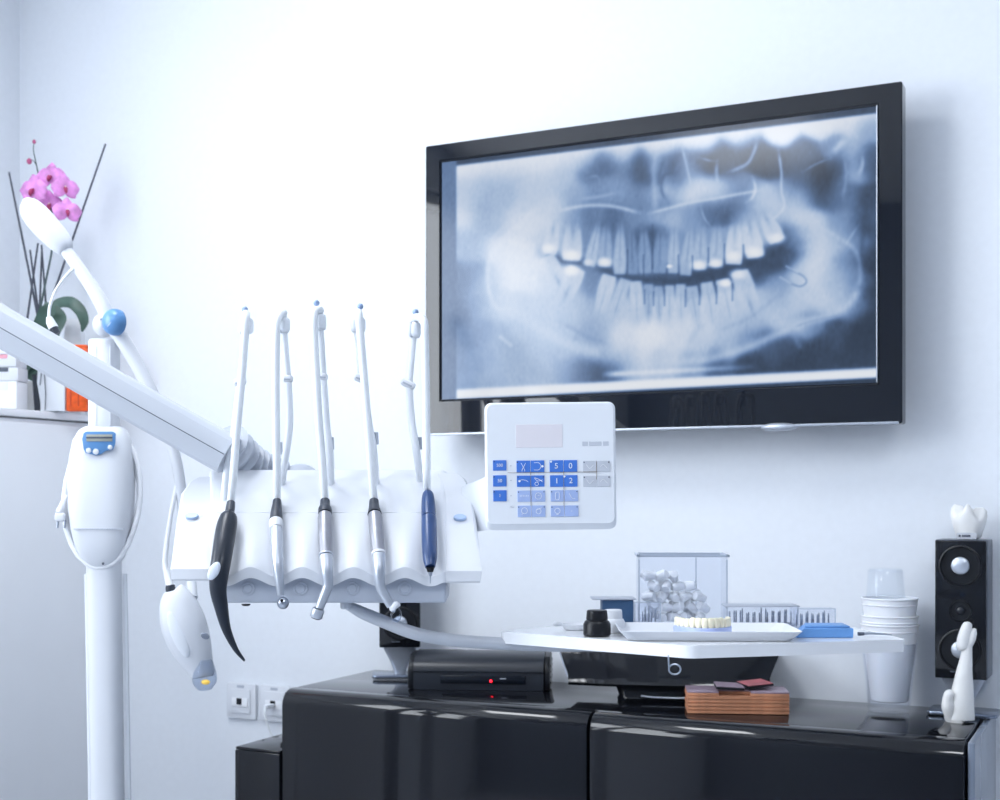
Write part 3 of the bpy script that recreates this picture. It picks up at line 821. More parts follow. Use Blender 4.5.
# whip arms with hoses
hoses = [
    ([(231, 501), (233, 480), (237, 430), (242, 375), (245.3, 330), (246, 317)], [(223, 500), (227, 470), (233, 440), (240, 382), (244, 345), (246, 324)], (245, 309.5), (240, 382), (246, 326)),
    ([(277, 499.5), (276.8, 470), (276, 420), (275.8, 370), (276.6, 330), (278.6, 318)], [(281, 480), (285, 460), (289.5, 425), (288.5, 385), (285.5, 350), (283.5, 326)], (283.2, 312), (288, 379), (283.5, 325)),
    ([(325, 499.5), (322.8, 470), (318.8, 420), (316, 370), (314, 330), (314.6, 313)], [(331, 480), (330, 455), (326.5, 425), (323.5, 380), (321, 345), (319.5, 322)], (316.5, 303), (323.5, 377), (320, 322)),
    ([(374, 499.5), (371.5, 470), (367.5, 420), (363.5, 370), (360, 330), (358.9, 315)], [(376, 480), (373.5, 450), (369, 425), (363.5, 380), (358.5, 345), (356, 326)], (360.3, 306.5), (361, 379), (358, 325)),
    ([(427, 492), (426.8, 470), (426.3, 420), (425.8, 370), (425, 335), (423.5, 320)], [(420, 476), (417, 455), (411.5, 420), (409.5, 385), (412, 355), (414.5, 330)], (415.5, 312), (408, 384), (414.5, 330)),
]
for i, (hp, ap, kn, jt, pu) in enumerate(hoses):
    va = .092
    A = [U0(px, py, va) for px, py in ap]
    A[0] = U0(ap[0][0], ap[0][1] + 9, rv(min(ap[0][1] + 9, 560)) + .014)
    w = G().tube(A, [.0050, .0052, .0052, .0048, .0042, .0038], 12, 6).build('whip_arm', M_offw, du)
    # hose: from the handpiece end up, over the pulley and behind the arm
    vs = [rv(hp[0][1]) - .010, .066, .066, .068, .070, .074]
    Hp = [U0(px, py, v) for (px, py), v in zip(hp, vs)]
    tp = U0(pu[0], pu[1] - 12, va - .002); bk = U0(pu[0], pu[1] - 2, va + .013); bd = U0(jt[0], jt[1], va + .011)
    Hp += [tp, bk, bd]
    G().tube(Hp, [.0054] * (len(Hp) - 3) + [.0052, .0046, .0044], 14, 6).build('hose', M_hose, w)
    # pulley clip
    c = U0(pu[0], pu[1], va - .003)
    yaw_ = [.15, -.6, -.9, .1, -.7][i]
    G().box((0, 0, 0), (.0205 if i in (0, 3) else .016, .016, .0225), .006, 4, T=TR(c, rz=yaw_)).build('pulley', M_offw, w)
    G().box((0, 0, 0), (.004, .0168, .021), .0012, 2, T=TR(c, rz=yaw_)).build('pulley_groove', M_grey, w)
    kc = U0(kn[0], kn[1], va - .002)
    G().tube([kc, kc - Vector((0, 0, .014))], .0009, 8).build('knob_pin', M_offw, w)
    G().ball(kc, .0043, 16, 10).build('knob', mat('knob_blue_grey', '#8fa5c9', .3, noise=.03) if 'knob_blue_grey' not in MATS else MATS['knob_blue_grey'], w)
    # mid joint clip
    c = U0(jt[0], jt[1], va)
    jw = [.017, .0135, .0115, .019, .021][i]; jr = [-.2, .05, .1, .45, .45][i]
    G().box((0, 0, 0), (jw, .013, .0105), .004, 4, T=TR(c, ry=jr)).build('joint_clip', M_white, w)
    G().box((0, -.0005, -.001), (jw * .7, .0135, .0025), .001, 2, T=TR(c, ry=jr)).build('joint_slot', M_grey, w)
    # grey sleeve low on the arm
    s0 = catmull(A, 6)
    if i != 0:
        q = U0(ap[1][0] + [0, -5, 1.5, 2.5, 2.5][i], ap[1][1] - 12, va + .006)
        G().tube([q + Vector((0, 0, .008)), q - Vector((0, 0, .009))], [.0032, .0038], 10).build('sleeve', M_grey, w)

# control panel (keypad)
VP = -.005
cpx0, cpx1, cpy0, cpy1 = 485, 616, 402, 525
a, b = U0(cpx0, cpy0, VP), U0(cpx1, cpy1, VP)
cx, cz, pw, ph = (a.x + b.x) / 2, (a.z + b.z) / 2, b.x - a.x, a.z - b.z
TP = TR((cx, VP, cz), rx=math.radians(-2), ry=math.radians(-.6)) @ FRONT
g = G(); r0 = rrect(pw - .006, ph - .004, .008, 5); r1 = rrect(pw, ph, .009, 5); r2 = rrect(pw - .004, ph + .006, .01, 5, 0, -.003)
g.loft([[Vector((x, y, z)) for x, y in rr] for rr, z in ((r2, -.028), (r2, -.024), (rrect(pw, ph + .006, .009, 5, 0, -.003), -.006), (r1, -.002), (r0, 0))], T=TP)
cp = g.build('control_panel', M_offw, du, angle=30)
def kp(zx, zy):        # from the enlarged view of the keypad to panel coordinates
    px = 470 + zx / 5.333; py = 390 + zy / 5.333
    q = U0(px, py, VP); return q.x - cx, q.z - cz
def key(x0, y0, x1, y1, m, icon=None, ink=None, name='button'):
    ax_, ay_ = kp(x0, y0); bx_, by_ = kp(x1, y1)
    g = G(); g.box(((ax_ + bx_) / 2, (ay_ + by_) / 2, .0003 if name == 'button' else 0), (bx_ - ax_, ay_ - by_, .0012 if name == 'button' else .0008), .0002, 1, T=TP)
    mx, my = (ax_ + bx_) / 2, (ay_ + by_) / 2
    if icon:
        icon(g, mx, my, min(bx_ - ax_, ay_ - by_))
    return g.build(name, [m, ink or M_white2, M_inkd], cp)
def txt(s_, k=.62, dx_=0):
    return lambda g, x, y, u: g.text(s_, u * k, TP @ Matrix.Translation((x + dx_, y, .0013)), 1)
def line(pts, r=.00033):
    return lambda g, x, y, u: g.tube([(x + a_ * u, y + b_ * u, .0013) for a_, b_ in pts], r, 6, 4 if len(pts) > 2 else 0, 1, TP)
def both(*fs):
    def f(g, x, y, u):
        for q in fs: q(g, x, y, u)
    return f
circ = lambda cx_, cy_, r_: line([(cx_ + r_ * math.cos(t_), cy_ + r_ * math.sin(t_)) for t_ in np.linspace(0, 6.28, 13)])
def dot(cx_, cy_, r_, mi=1):
    return lambda g, x, y, u: g.lathe([(r_ * u, 0), (r_ * u, .0003), (.00001, .0003)], 12, mi, TP @ Matrix.Translation((x + cx_ * u, y + cy_ * u, .0012)))
for (y0, y1), s_ in zip(((372, 427), (452, 512), (532, 591)), ('500', '50', '1')):
    key(122, y0, 194, y1, M_key, both(txt(s_, .42), dot(-.52, .36, .06, 2)))
cyl_ic = both(line([(-.2, .3), (.12, -.3)]), line([(.2, .3), (-.12, -.3)]), line([(-.12, -.3), (-.12, -.42)]), line([(.12, -.3), (.12, -.42)]), dot(-.5, .36, .06, 2))
arrow = both(line([(-.3, .3), (.1, .3), (.3, 0), (.1, -.3), (-.3, -.3)]), dot(.42, 0, .1))
hand_ic = both(line([(-.4, -.02), (-.2, .12), (.2, .06), (.4, -.08)]), dot(-.38, 0, .1), dot(-.5, .36, .06, 2))
tur = both(line([(-.3, .25), (0, 0), (.45, .1)]), line([(-.3, .3), (.1, .15), (.45, -.1)]), circ(-.1, -.25, .16), dot(.5, .36, .06, 2))
w4 = ((375, 438), (455, 515)); l4 = ((535, 595), (615, 676))
key(248, 375, 320.5, 438, M_key, cyl_ic); key(323.5, 375, 396, 438, M_key, arrow)
key(249, 455, 321.5, 515, M_key, hand_ic); key(324.5, 455, 396, 515, M_key, tur)
key(424, 375, 496.5, 438, M_key, both(txt('5', .66), dot(-.45, .38, .09))); key(499.5, 375, 571, 438, M_key, txt('0', .66))
key(426, 455, 497.5, 517, M_key, txt('1', .66)); key(500.5, 455, 572, 517, M_key, both(txt('2', .66), dot(-.55, .38, .09)))
bars = both(*[line([(-.35 + .14 * i, -.05), (-.35 + .14 * i, .1)]) for i in range(6)])
rest = [((251, 535, 322.5, 595), both(bars, dot(-.5, .36, .05, 2))), ((325.5, 535, 399, 595), both(circ(0, 0, .28), line([(-.1, 0), (.12, .08)]), dot(.5, .36, .05, 2))),
        ((428, 535, 499, 595), both(line([(-.15, .3), (-.15, -.3), (.15, -.3), (.15, .3), (-.15, .3)]), dot(-.5, .36, .05, 2))), ((502, 535, 574, 595), both(line([(-.2, .2), (.1, -.25), (.35, -.25)]), dot(.5, .36, .05, 2))),
        ((252, 615, 323, 676), both(circ(0, .05, .26), line([(-.25, -.3), (-.1, -.15)]), dot(-.5, .36, .05, 2))), ((326, 615, 399, 676), both(circ(0, -.02, .22), line([(-.2, .1), (.3, .3)]), dot(.5, .36, .05, 2))),
        ((428, 617, 499, 676), both(circ(0, .02, .24), line([(-.1, -.3), (.1, -.3)]), dot(-.5, .36, .05, 2))), ((502, 617, 575, 676), both(line([(-.06, 0), (.06, 0)]), dot(.5, .36, .05, 2)))]
for r_, ic in rest:
    key(*r_, M_keyl, ic)
zig = both(line([(-.3, .15), (.0, -.2), (.35, .1)]), dot(-.5, .36, .06, 2)); zig2 = both(line([(-.3, -.05), (0, .15), (.35, -.2)]), dot(.5, .36, .06, 2))
for i, (y0, y1) in enumerate(((380, 438), (460, 518))):
    key(602, y0, 672.5, y1, M_keyg, zig, M_white2); key(675.5, y0, 746, y1, M_keyg, zig2, M_white2)
key(246, 182, 495, 306, M_lcd, name='display')
for x0, x1 in ((600, 630), (636, 703), (710, 741)):
    key(x0, 277, x1, 300, M_keyg, name='status_key')
def rule(x0, y0, x1, y1):
    a_, b_ = kp(x0, y0), kp(x1, y1)
    G().box(((a_[0] + b_[0]) / 2, (a_[1] + b_[1]) / 2, .0008), (max(abs(a_[0] - b_[0]), .0004), max(abs(a_[1] - b_[1]), .0004), .0006), T=TP).build('printed_line', M_ink, cp)
rule(200, 439, 676, 439); rule(322, 434, 322, 618); rule(498, 434, 498, 622); rule(674, 380, 674, 480)
for y_ in (402, 480, 562):
    a_ = kp(217, y_); G().box((a_[0], a_[1], .0004), (.0022, .0012, .0012), T=TP).build('printed_mark', M_keyg, cp)
a_ = kp(222, 622); G().text('Plus', .0035, TP @ Matrix.Translation((a_[0], a_[1], .0003))).build('printed_word', M_keyg, cp)
# neck joining the panel to the console
rings = []
for px, y0, y1, v in ((462, 486, 534, .095), (474, 482, 532, .08), (488, 476, 530, .05), (500, 472, 526, .026)):
    a, b = U0(px, y0, v), U0(px, y1, v)
    rings.append([a, a + Vector((0, .03, 0)), b + Vector((0, .03, 0)), b])
G().loft(rings).build('panel_bracket', M_grey if False else M_offw, du)

# ------------------------------------------------------------------ handpieces
def hv(py):
    return rv(min(py, 566)) - .0135 if py < 566 else rv(566) - .0135
def hand(px0, label, py0, ex=0):
    f_ = Fr(px0, py0, U0.Z + hv(py0) + ex)
    r = thing('dental_handpiece', label, 'dental handpiece', f_.loc, YAW, 'handpieces hanging on the instrument console')
    def Q(px, py, dv=0):
        return U0(px, py, hv(py) + dv + ex) - U0(px0, py0, hv(py0) + ex)
    return r, Q
K = U0.k
# first: black, curved, with a white leaf-shaped button
r, Q = hand(231, 'black handpiece with a long curved tapering tip and a white leaf-shaped button', 503, -.007)
G().tube([Q(231, 503), Q(230.5, 507), Q(229.5, 513)], [.0058, .0062, .0064], 18).build('connector', M_rubber, r)
G().tube([Q(229.4, 513.5), Q(228.5, 518), Q(226, 530), Q(222, 555), Q(219, 575), Q(218.2, 590), Q(220.8, 605), Q(226, 628), Q(235, 648), Q(243.5, 659.5), Q(244.8, 661)],
         [.0075, .0118, .0136, .0132, .0124, .0108, .0092, .0062, .0036, .0017, .0006], 22, 5, ref=(1, 0, 0)).build('body', M_hblack, r)
c = Q(214, 571, -.0125)
lab(G().ball((0, 0, 0), (.0068, .0028, .0128), 20, 12, T=TR(c, ry=math.radians(28))).build('button', M_pblue if False else mat('button_pale', '#dfe7f3', .3, noise=.02), r), 'white leaf-shaped button')
# second
r, Q = hand(277, 'slim silver handpiece with a dark collar and a small ball head', 501)
G().tube([Q(277, 501), Q(277, 504), Q(276.5, 512), Q(276, 520)], [.0058, .0062, .0078, .0088], 20).build('connector', M_rubber, r)
G().tube([Q(276, 520.5), Q(276, 522), Q(276, 527), Q(276.2, 528.5)], [.0088, .0094, .0094, .0086], 20).build('collar', M_white, r)
G().tube([Q(276.2, 529), Q(276.5, 540), Q(277.5, 560), Q(279.5, 580), Q(281, 595)], [.0082, .0086, .0076, .006, .0048], 20, 4).build('body', M_silver, r)
G().ball(Q(283, 603), (.0078, .0078, .0082), 20, 12).build('head', M_steel, r)
c = Q(281.8, 600.5, -.0074)
G().lathe([(.0022, 0), (.0022, .0008), (.0001, .0008)], 14, T=face_T(c)).build('nozzle', M_bplastic, r)
# third
r, Q = hand(325, 'grey handpiece with an angled silver neck and a flat drum head', 501)
G().tube([Q(325, 501), Q(325, 506), Q(325, 508.5), Q(325, 509.5), Q(325, 514)], [.0066, .0068, .0086, .0092, .0092], 20).build('connector', M_rubber, r)
G().tube([Q(325, 514.5), Q(325, 518), Q(325.3, 540), Q(326, 554)], [.0088, .0098, .0096, .0092], 20).build('grip', M_tita, r)
G().tube([Q(326, 554.3), Q(326, 556)], [.0096, .0096], 20).build('ring', M_silver, r)
G().tube([Q(326, 556.3), Q(327, 570), Q(328, 584), Q(326.5, 590), Q(322.5, 600), Q(319.5, 608)], [.0088, .0078, .0068, .0066, .0062, .0058], 20, 4).build('neck', M_silver, r)
c = Q(317.2, 613)
G().lathe([(.0001, -.006), (.0078, -.006), (.0084, -.005), (.0084, .004), (.0072, .006), (.0001, .0062)], 24, T=TR(c, ry=math.radians(18), rx=math.radians(8))).build('head', M_silver, r)
G().lathe([(.0062, 0), (.0062, .0012), (.0001, .0012)], 24, T=TR(c, ry=math.radians(18), rx=math.radians(8)) @ Matrix.Translation((0, 0, -.0073))).build('chuck', M_bplastic, r)
# fourth
r, Q = hand(374, 'grey handpiece with an angled white neck ending in a translucent cup', 501)
G().tube([Q(374, 501), Q(374, 505), Q(374.2, 508.5), Q(374.6, 514)], [.0064, .0068, .0076, .0096], 20).build('connector', M_rubber, r)
G().tube([Q(374.7, 514.5), Q(375.2, 518), Q(377, 540), Q(378.5, 552.5)], [.0088, .0096, .0094, .009], 20).build('grip', M_tita, r)
G().tube([Q(378.5, 552.8), Q(378.7, 555)], [.0096, .0096], 20).build('ring', M_white, r)
G().tube([Q(378.8, 555.3), Q(379.5, 568), Q(380, 583), Q(382, 590), Q(387.5, 600), Q(391, 606)], [.0088, .0076, .0066, .0064, .006, .0056], 20, 4).build('neck', M_silver, r)
c = Q(394.5, 609.5)
d = (Q(397, 619) - Q(393, 606)).normalized()
G().tube([Q(390.5, 605), Q(393, 606.5), Q(396.5, 607), Q(397.5, 608)], [(.004, .004), (.0072, .007), (.0072, .007), (.004, .004)], 18, 3).build('head', M_white, r)
G().tube([Q(395, 609.5), Q(396, 613), Q(396, 618), Q(395, 621.5)], [.0052, .0072, .0066, .0038], 18, 3).build('cup', M_lens, r)
# fifth
r, Q = hand(428, 'navy blue pen-shaped scaler with a fine metal tip', 493, -.004)
G().tube([Q(427.8, 493), Q(428, 496), Q(428.3, 505), Q(428.7, 517.5)], [.0062, .0082, .0094, .0098], 20, 3).build('connector', M_navy, r)
G().tube([Q(428.7, 518), Q(428.9, 520), Q(429.4, 540), Q(429.9, 558), Q(430.2, 567)], [.0094, .0102, .0103, .0094, .0066], 20, 3).build('body', M_navy, r)
G().tube([Q(430.2, 567.2), Q(430.3, 572)], [.0056, .0038], 18).build('collar', M_bplastic, r)
G().tube([Q(430.3, 572.2), Q(430.4, 576)], [.0028, .0022], 12).build('tip', M_steel, r)
G().tube([Q(430.4, 576), Q(430.2, 583.5)], [.0009, .0004], 8).build('needle', M_steel, r)

# ------------------------------------------------------------------ instrument tray on its curved arm
HT = -.1795                       # tray top relative to eye height
ZB = 1.60
TRo = Fr(690, 500 + .1795 * FPX / 1.6, ZB)
tray = thing('instrument_tray', 'white instrument tray on a curved tubular arm below the console', 'tray', Vector((TRo.loc.x, TRo.loc.y, HC + HT)), YAW)
def tp(px, Z):                   # tray-local xy for a photo column and depth
    return ((px - 500) / FPX * Z - TRo.X, Z - TRo.Z)
pa, pb_, pc = tp(498, 1.775), (0, 0), tp(907, 1.672)
pd = (pc[0] - .03, pc[1] + .19); pe = (pa[0] + .16, pa[1] + .16)
G().prism([pa, pb_, pc, pd, pe], -.0158, 0, .010, 4, sel=lambda e: abs(e.verts[0].co.x - e.verts[1].co.x) < 1e-6 and abs(e.verts[0].co.y - e.verts[1].co.y) < 1e-6).build('tray_plate', M_tray, tray)
def ul(px, py, dv):              # console-frame pixel to tray local
    q = U0(px, py, dv); w = Vector((q.x + U0.X, q.y + U0.Z, q.z + U0.H))
    return Vector((w.x - TRo.X, w.y - TRo.Z, w.z - HT))
zh = (500 - 603) / FPX * 1.712 - HT      # underside of the console, in tray coordinates
a0 = ul(347, 605, .05); a0.z = zh - .0075
G().tube([a0, ul(352, 607.6, .05), ul(364, 613.5, .05), ul(387, 623, .05), ul(415, 633.5, .05), ul(450, 640, .06), ul(500, 643.5, .075), ul(560, 645.5, .09), ul(620, 644, .12)], [.005, .0068, .0084, .0088, .0088, .0088, .0088, .0088, .0088], 18, 8).build('arm', M_arm, tray)
G().lathe([(.0001, -.011), (.0075, -.011), (.009, -.009), (.009, -.0006), (.0001, -.0006)], 24, T=Matrix.Translation((a0.x, a0.y, zh))).build('pivot_mount', M_arm, tray)
h0 = tp(668, 1.607)
hp_ = [Vector((h0[0], h0[1] - .004, -.012)), Vector((h0[0], h0[1] - .006, -.020)), Vector((h0[0] + .0005, h0[1] - .006, -.028))]
cxh = h0[0] + .0075
hp_ += [Vector((cxh + .0072 * math.cos(a_), h0[1] - .006, -.029 + .0062 * math.sin(a_))) for a_ in np.linspace(math.pi, math.pi + 5.8, 16)]
lab(G().tube(hp_, .0011, 8, 3).build('hook', M_steel, tray), 'small bent wire hook')

TZ0 = HC + HT
def on_tray(px, Z):
    q = cw((px - 500) / FPX * Z, Z, HT); return q
def tray_thing(name, label, cat, px, Z, rz=0, group=None, dz=.0005):
    q = on_tray(px, Z); return thing(name, label, cat, Vector((q.x, q.y, q.z + dz)), YAW + rz, group)

# bottles
def bottle(px, Z, label, m, sc_, tilt=0):
    r = tray_thing('small_bottle', label, 'bottle', px, Z, .1, 'small bottles on the tray')
    s_ = sc_
    G().lathe([(.0001, 0), (.0175 * s_, 0), (.019 * s_, .002), (.0188 * s_, .016 * s_), (.0165 * s_, .0205 * s_), (.0125 * s_, .0225 * s_), (.0125 * s_, .0232 * s_)], 28).build('bottle_body', m[0], r)
    n = 36; prof = []
    rings = []
    for z, rr in ((.0215, .0125), (.0215, .0142), (.0235, .0146), (.034, .0138), (.0352, .0128), (.0354, .001)):
        rings.append([Vector((rr * s_ * (1 + (.02 if j % 2 else -.01)) * math.cos(2 * math.pi * j / n), rr * s_ * (1 + (.02 if j % 2 else -.01)) * math.sin(2 * math.pi * j / n), z * s_)) for j in range(n)])
    G().loft(rings).build('cap', m[1], r)
bottle(597, 1.715, 'small dark bottle with a ribbed black cap near the tray edge', (M_bplastic, M_bplastic), .96)
bottle(613, 1.765, 'small white bottle standing behind the dark bottle', (M_white, M_white), .86)
r = tray_thing('white_dish', 'low white dish at the pointed end of the tray', 'dish', 576, 1.80, 0)
G().lathe([(.0001, 0), (.016, 0), (.019, .004), (.020, .0075), (.019, .0078), (.017, .005), (.014, .002), (.0001, .0018)], 30, cap=False).build('bowl', M_white, r)
G().tube([(-.019, 0, .007), (-.028, -.002, .0075), (-.032, -.002, .007)], [.002, .0035, .002], 10, 4).build('handle', M_white, r)
# slate blue box with a thin lid plate
r = tray_thing('blue_box', 'slate blue box with a thin overhanging lid on the tray', 'box', 618, 1.835)
G().box((0, .02, .0190), (.044, .04, .037), .001).build('body', M_bblue, r)
G().box((-.0055, .02, .0390), (.062, .05, .0018), .0006, 2).build('lid', M_grey, r)
# clear boxes
def clear_box(name, label, px, Z, w, d, h, rz=0, lid=None, th=.0018):
    r = tray_thing(name, label, 'box', px, Z, rz)
    G().box((0, d / 2, th / 2), (w, d, th)).build('base', M_clear, r)
    for c_, s_ in (((0, th / 2, h / 2), (w, th, h)), ((0, d - th / 2, h / 2), (w, th, h)), ((-w / 2 + th / 2, d / 2, h / 2), (th, d - 2 * th, h)), ((w / 2 - th / 2, d / 2, h / 2), (th, d - 2 * th, h))):
        G().box(c_, s_).build('side', M_clear, r)
    if lid:
        G().box((0, d / 2, h + .0012), (w + .004, d + .004, .002), .0006, 2).build('lid', lid, r)
    return r
r = clear_box('clear_box', 'large clear acrylic box holding white cotton pieces', 683, 1.85, .126, .075, .098, -.06)
edge = mat('acrylic_edge', '#b9c3d2', .25, noise=.03)
g = G()
for x0, y0, x1, y1 in ((-.063, 0, .063, 0), (-.063, .075, .063, .075), (-.063, 0, -.063, .075), (.063, 0, .063, .075)):
    g.box(((x0 + x1) / 2, (y0 + y1) / 2, .0995), (abs(x1 - x0) + .005, abs(y1 - y0) + .005, .0035), .0005, 1)
g.build('rim', edge, r)
for sx in (-.0622, .0622):
    G().box((sx, .001, .047), (.0016, .0016, .094)).build('edge_post', edge, r)
G().box((.025, .074, .047), (.0014, .0014, .094)).build('edge_post', edge, r)
base = on_tray(683, 1.85)
random.seed(3)
k = 0
RZ = Matrix.Rotation(YAW - .06, 4, 'Z')
for layer in range(5):
    for i in range(5):
        for j_ in range(2):
            x = -.047 + i * .0178 + random.uniform(-.002, .002) + (.006 if layer % 2 else 0); y = .022 + j_ * .03 + random.uniform(-.003, .003); z = .010 + layer * .0148
            if layer == 4 and i > 2:
                continue
            if layer == 3 and i > 3:
                continue
            wpt = Vector(base) + RZ @ Vector((x, y, z))
            gg = G().tube([(-.009, 0, 0), (-.0085, 0, 0), (0, 0, .0008), (.0085, 0, 0), (.009, 0, 0)], [.0035, .0058, .0063, .0058, .0035], 12)
            o = gg.build('cotton_roll', M_cotton)
            o.location = wpt; o.rotation_euler = (random.uniform(-.5, .5), random.uniform(-.6, .6), random.uniform(0, 3.1))
            k += 1
            tag(o, 'white cotton roll lying in the large clear box', 'cotton roll', 'cotton rolls in the clear box')
# bur stands
M_burh = mat('bur_head_grey', '#a7b0bf', .35, metal=.4, noise=.05)
def bur(loc, h, i, lbl, grp):
    b = thing('dental_bur', lbl, 'dental bur', loc, YAW, grp)
    G().tube([(0, 0, 0), (0, 0, h * .6)], [.0011, .0011], 8).build('shank', M_steel, b)
    G().tube([(0, 0, h * .6), (0, 0, h * .7), (0, 0, h * .9), (0, 0, h)], [.0006, .0011, .0009, .0004], 8, 3).build('cutting_head', M_burh, b)
def bur_box(px, Z, w, d, h, n, label, grp, lid=None, hh=.5):
    r = clear_box('bur_box', label, px, Z, w, d, h, 0, lid, .0012)
    G().box((0, d / 2, .0035), (w - .006, d - .006, .0045), .0005, 1).build('bur_block', M_grey, r)
    G().box((w / 2 - .0004, .0004, h / 2), (.0012, .0012, h)).build('edge_post', edge, r)
    if not lid:
        G().box((0, .0004, h), (w, .0012, .0012)).build('edge_post', edge, r)
    q = on_tray(px, Z); R = Matrix.Rotation(YAW, 4, 'Z')
    for i in range(n):
        p_ = Vector((-w / 2 + .007 + (w - .014) * i / (n - 1), d * (.35 if i % 2 else .6), .0064))
        bur(Vector((q.x, q.y, q.z)) + R @ p_, h * (hh + .25 * random.random()), i, 'thin metal bur standing in ' + grp.split(' in ')[1], grp)
bur_box(648, 1.80, .036, .026, .037, 6, 'small clear box of burs beside the slate blue box', 'burs in the small clear box')
bur_box(763, 1.806, .098, .04, .030, 20, 'long clear bur box with a grey lid behind the teeth model', 'burs in the long clear box with the grey lid', M_grey)
bur_box(815, 1.768, .056, .03, .031, 12, 'open clear bur box next to the blue case', 'burs in the open clear box')
# white flared inner tray
r = tray_thing('paper_tray', 'shallow white flared dish under the teeth model', 'dish', 711, 1.648, -.03)
rings = []
for w, d, z in ((.206, .105, .0), (.210, .108, .001), (.232, .128, .0125), (.229, .125, .0128), (.208, .104, .0025), (.19, .09, .0022)):
    rings.append([Vector((x, y + .055, z)) for x, y in rrect(w, d, .014, 5)])
G().loft(rings).build('dish', M_white, r)
# teeth model: horseshoe base with teeth
q = on_tray(709, 1.66)
r = thing('teeth_model', 'cream teeth model on a pale blue base in the white dish', 'dental model', Vector((q.x, q.y, q.z + .0040)), YAW)
def arch(t_, f_=1.0):
    a_ = math.pi * t_
    return Vector((-.036 * math.cos(a_) * f_, .058 - .052 * math.sin(a_) * f_ , 0))
outer = [arch(t_, 1.06) for t_ in np.linspace(0, 1, 25)]; inner = [arch(t_, .66) + Vector((0, .012, 0)) for t_ in np.linspace(1, 0, 25)]
G().prism([(p_.x, p_.y) for p_ in outer + inner], 0, .011, .002, 2).build('gum_base', mat('gum_blue', '#aab9e8', .35, noise=.05), r)
nt_ = 14
for i in range(nt_):
    t_ = (i + .5) / nt_; p_ = arch(t_, .93); tng = arch(t_ + .01, .93) - arch(t_ - .01, .93); an = math.atan2(tng.y, tng.x)
    wdt = .0092 if 3 < i < 10 else .0105
    hgt = .0135 if 3 < i < 10 else .0115
    rg = []
    for z, sx, sy in ((0, .72, .8), (.3, .95, 1.0), (.7, 1.0, .85), (.93, .88, .5 if 3 < i < 10 else .8), (1, .5, .3)):
        rg.append([Vector((wdt / 2 * sx * math.copysign(abs(math.cos(a_)) ** .7, math.cos(a_)), .0042 * sy * math.copysign(abs(math.sin(a_)) ** .7, math.sin(a_)), z * hgt)) for a_ in (2 * math.pi * j / 16 for j in range(16))])
    tt = G().loft(rg).build('tooth', M_tooth, r, angle=60); tt.location = (p_.x, p_.y, .0105); tt.rotation_euler = (0, 0, an)
# blue case and probe
r = tray_thing('blue_case', 'flat bright blue plastic case on the tray', 'case', 826, 1.69, -.02)
rg = []
for z, x0, x1, y0, y1 in ((0, -.040, .035, 0, .05), (.0115, -.0285, .0355, 0, .05), (.0125, -.027, .034, .002, .048)):
    rg.append([Vector((x0, y0, z)), Vector((x1, y0, z)), Vector((x1, y1, z)), Vector((x0 + .008, y1, z))])
G().loft(rg).build('case_body', M_sblue, r)
G().prism([(-.0265, .003), (.032, .003), (.033, .047), (-.018, .047)], .0126, .0150, .001, 2).build('case_lid', M_sblue, r)
r = tray_thing('probe', 'thin metal probe lying at the tray end', 'instrument', 858, 1.70, .05)
G().tube([(0, 0, .004), (.008, 0, .004)], [.0026, .0022], 10).build('handle_tip', M_dgrey, r)
G().tube([(.008, 0, .004), (.02, .001, .0042), (.036, .002, .003), (.046, .002, .002)], [.0018, .0016, .0012, .0006], 10, 4).build('shaft', M_steel, r)

# ------------------------------------------------------------------ whitening lamp stand
LZ = 2.2
Lf = Fr(102, 600, LZ)
gz = -Lf.loc.z
lp = thing('whitening_lamp', 'white floor-standing teeth whitening lamp with a blue display and jointed arm', 'lamp', Lf.loc, YAW)
def ov(cx_, cy_, z, rx_, ry_, n=28):
    return [Vector((cx_ + rx_ * math.copysign(abs(math.cos(a_)) ** .75, math.cos(a_)), cy_ + ry_ * math.copysign(abs(math.sin(a_)) ** .75, math.sin(a_)), z)) for a_ in (2 * math.pi * j / n for j in range(n))]
# lower column
c0, c1 = Lf(98.5, 560), Lf(102.5, 800)
G().loft([ov(c0.x, .03, c0.z, .0285, .026), ov(c1.x, .03, c1.z, .0270, .026), ov(c1.x, .03, gz + .04, .0270, .026)]).build('column', M_white, lp)
for px in (80, 119):
    a, b = Lf(px, 575), Lf(px + 4, 800)
    G().tube([a + Vector((0, .035, 0)), b + Vector((0, .035, 0)), Vector((b.x, .035, gz + .05))], .004, 8).build('column_rail', M_offw, lp)
bs = G().lathe([(.055, .09), (.06, .05), (.1, .035), (.12, .03), (.12, .02), (.001, .02)][::-1], 32, T=Matrix.Translation((c1.x, .03, gz)))
bs.build('hub', M_white, lp)
for i in range(5):
    a_ = 2 * math.pi * i / 5 + .3
    e = Vector((math.cos(a_), math.sin(a_), 0))
    ft = G().tube([Vector((c1.x, .03, gz + .055)) + e * .06, Vector((c1.x, .03, gz + .05)) + e * .27], [(.014, .018), (.01, .012)], 12).build('foot', M_white, lp)
    G().ball(Vector((c1.x, .03, gz + .022)) + e * .27, (.022, .022, .0215), 14, 10).build('caster', M_bplastic, ft)
# upper column
a, b = Lf(99, 430), Lf(99, 338)
G().loft([ov(a.x, .03, a.z, .0255, .024), ov(b.x, .03, b.z - .004, .0255, .024), ov(b.x, .03, b.z, .0235, .022)]).build('upper_column', M_white, lp)
for px in (96, 110):
    p_ = Lf(px, 346, .0055); q_ = Lf(px, 425, .0055)
    G().box(((p_.x + q_.x) / 2, .0065, (p_.z + q_.z) / 2), (.0015, .002, p_.z - q_.z)).build('slot', M_offw, lp)
